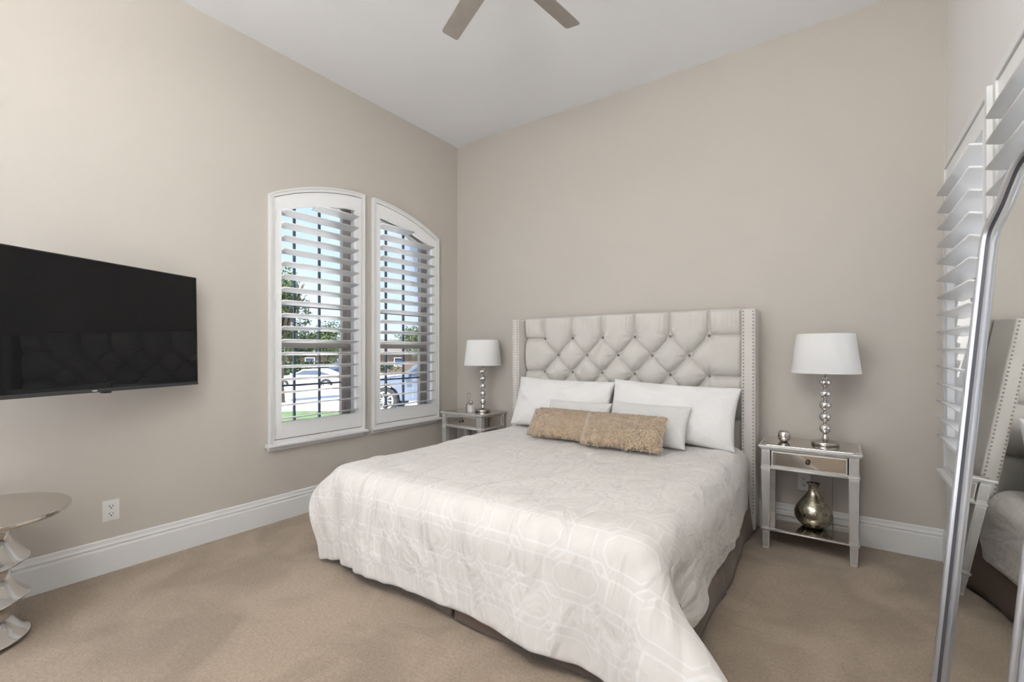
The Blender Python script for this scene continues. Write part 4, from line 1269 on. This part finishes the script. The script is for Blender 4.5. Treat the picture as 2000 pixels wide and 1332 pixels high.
def tree(label, pos, hgt, rad, m, seed, n=2600, size=0.16, name='tree', cat='tree'):
    t = empty(name, pos, label, cat)
    c = (pos[0], pos[1], pos[2]+hgt-rad[2])
    rs = random.Random(seed)
    k = MB()
    k.tube([(pos[0], pos[1], pos[2]), (pos[0]+0.05, pos[1], pos[2]+hgt*0.3), (c[0], c[1], c[2])], [0.16, 0.12, 0.06], 9)
    for _ in range(6):
        a = rs.uniform(0, 6.28); e = rs.uniform(0.3, 0.9)
        k.tube([(c[0], c[1], c[2]-rad[2]*0.7), (c[0]+rad[0]*0.4*math.cos(a), c[1]+rad[1]*0.4*math.sin(a), c[2]), (c[0]+rad[0]*0.8*math.cos(a), c[1]+rad[1]*0.8*math.sin(a), c[2]+rad[2]*e*0.8)], [0.07, 0.05, 0.02], 6)
    k.build('trunk', M['bark'], t, smooth=True)
    leaves(c, rad, n, size, seed).build('foliage', m, t)
    return t

for px, D, hgt, rad, mm, sd, lab in (
    (548, 17, 5.2, (1.0, 1.0, 1.9), 'leaf', 31, 'slender pale leaved tree at the lawn edge, outside the window nearer the television'),
    (575, 40, 5.2, (2.0, 2.0, 1.9), 'leafdark', 32, 'dark green tree across the street behind the white car'),
    (640, 45, 5.4, (2.1, 2.1, 2.0), 'leaf', 33, 'bright green tree across the street behind the dark blue car'),
    (702, 50, 4.8, (2.0, 2.0, 1.8), 'leafdark', 34, 'dark green tree across the street between the two shutters'),
    (828, 42, 4.6, (2.6, 2.6, 1.6), 'leaf', 35, 'green tree across the street behind the silver blue car'),
):
    p = at(px, D); p.z = gz(p.x, 0)
    tree(lab, p, hgt, rad, M[mm], sd, n=7000 if D < 20 else 4500, size=0.06 if D < 20 else 0.12)

# low brick house across the street
def house():
    c = at(760, 60); c.z = gz(c.x, 0)
    t = empty('house', c, 'low brown brick house across the street behind the trees', 'house')
    yaw = R(35.4); cs, sn = math.cos(yaw), math.sin(yaw)
    def tr(mb):
        mb.v = [(c.x+x*cs-y*sn, c.y+x*sn+y*cs, c.z+z) for x, y, z in mb.v]; return mb
    tr(MB().box(-16, 9, -3, 3, 0, 2.5)).build('house_wall', M['brick'], t)
    tr(MB().prism([(-3.6, 2.5), (3.6, 2.5), (0, 4.3)], 'x', -16.6, 9.6)).build('roof', M['roof'], t)
    for x in (-13, -9, -5, 2, 6):
        w = tr(MB().box(x-0.6, x+0.6, -3.06, -2.98, 0.9, 2.0)).build('window', M['trim'], t)
        tr(MB().box(x-0.5, x+0.5, -3.08, -3.05, 1.0, 1.9)).build('pane', M['carglass'], w)
house()
c = at(620, 37); c.z = gz(c.x, 0)
hm = MB()
rs = np.random.default_rng(77)
lv = leaves((0, 0, 0.75), (9.5, 0.6, 0.85), 9000, 0.12, 78)
yaw = R(35.4)
lv.v = [(c.x+x*math.cos(yaw)-y*math.sin(yaw), c.y+x*math.sin(yaw)+y*math.cos(yaw), c.z+z) for x, y, z in lv.v]
o = lv.build('hedge', M['leafdark'], None, base=c)
tag(o, 'long low dark hedge across the street behind the parked cars', 'hedge')

# unseen roof added outside the rear doors to block the sun
pr = MB().box(-1.0, 5.0, -9.0, -4.62, 2.70, 2.82)
struct(pr.build('sun_block_roof', M['trim']))

# unseen valance, added to carry the ceiling uplight
v = MB()
v.box(0.15, 3.65, -4.21, -4.19, 2.54, 2.66); v.box(0.15, 3.65, -4.40, -4.21, 2.54, 2.56)
struct(v.build('added_valance', M['trim']))

# white house added across the side yard to bounce light at the louvers
nb = empty('house', (7.2, -2.0, -0.3), 'white house added outside the right windows to bounce light indoors', 'house')
MB().box(7.2, 12.0, -12, 9, -0.3, 3.3).build('house_wall', M['bounce_white'], nb)
MB().prism([(6.8, 3.3), (12.4, 3.3), (9.6, 4.9)], 'y', -12.4, 9.4).build('roof', M['roof'], nb)
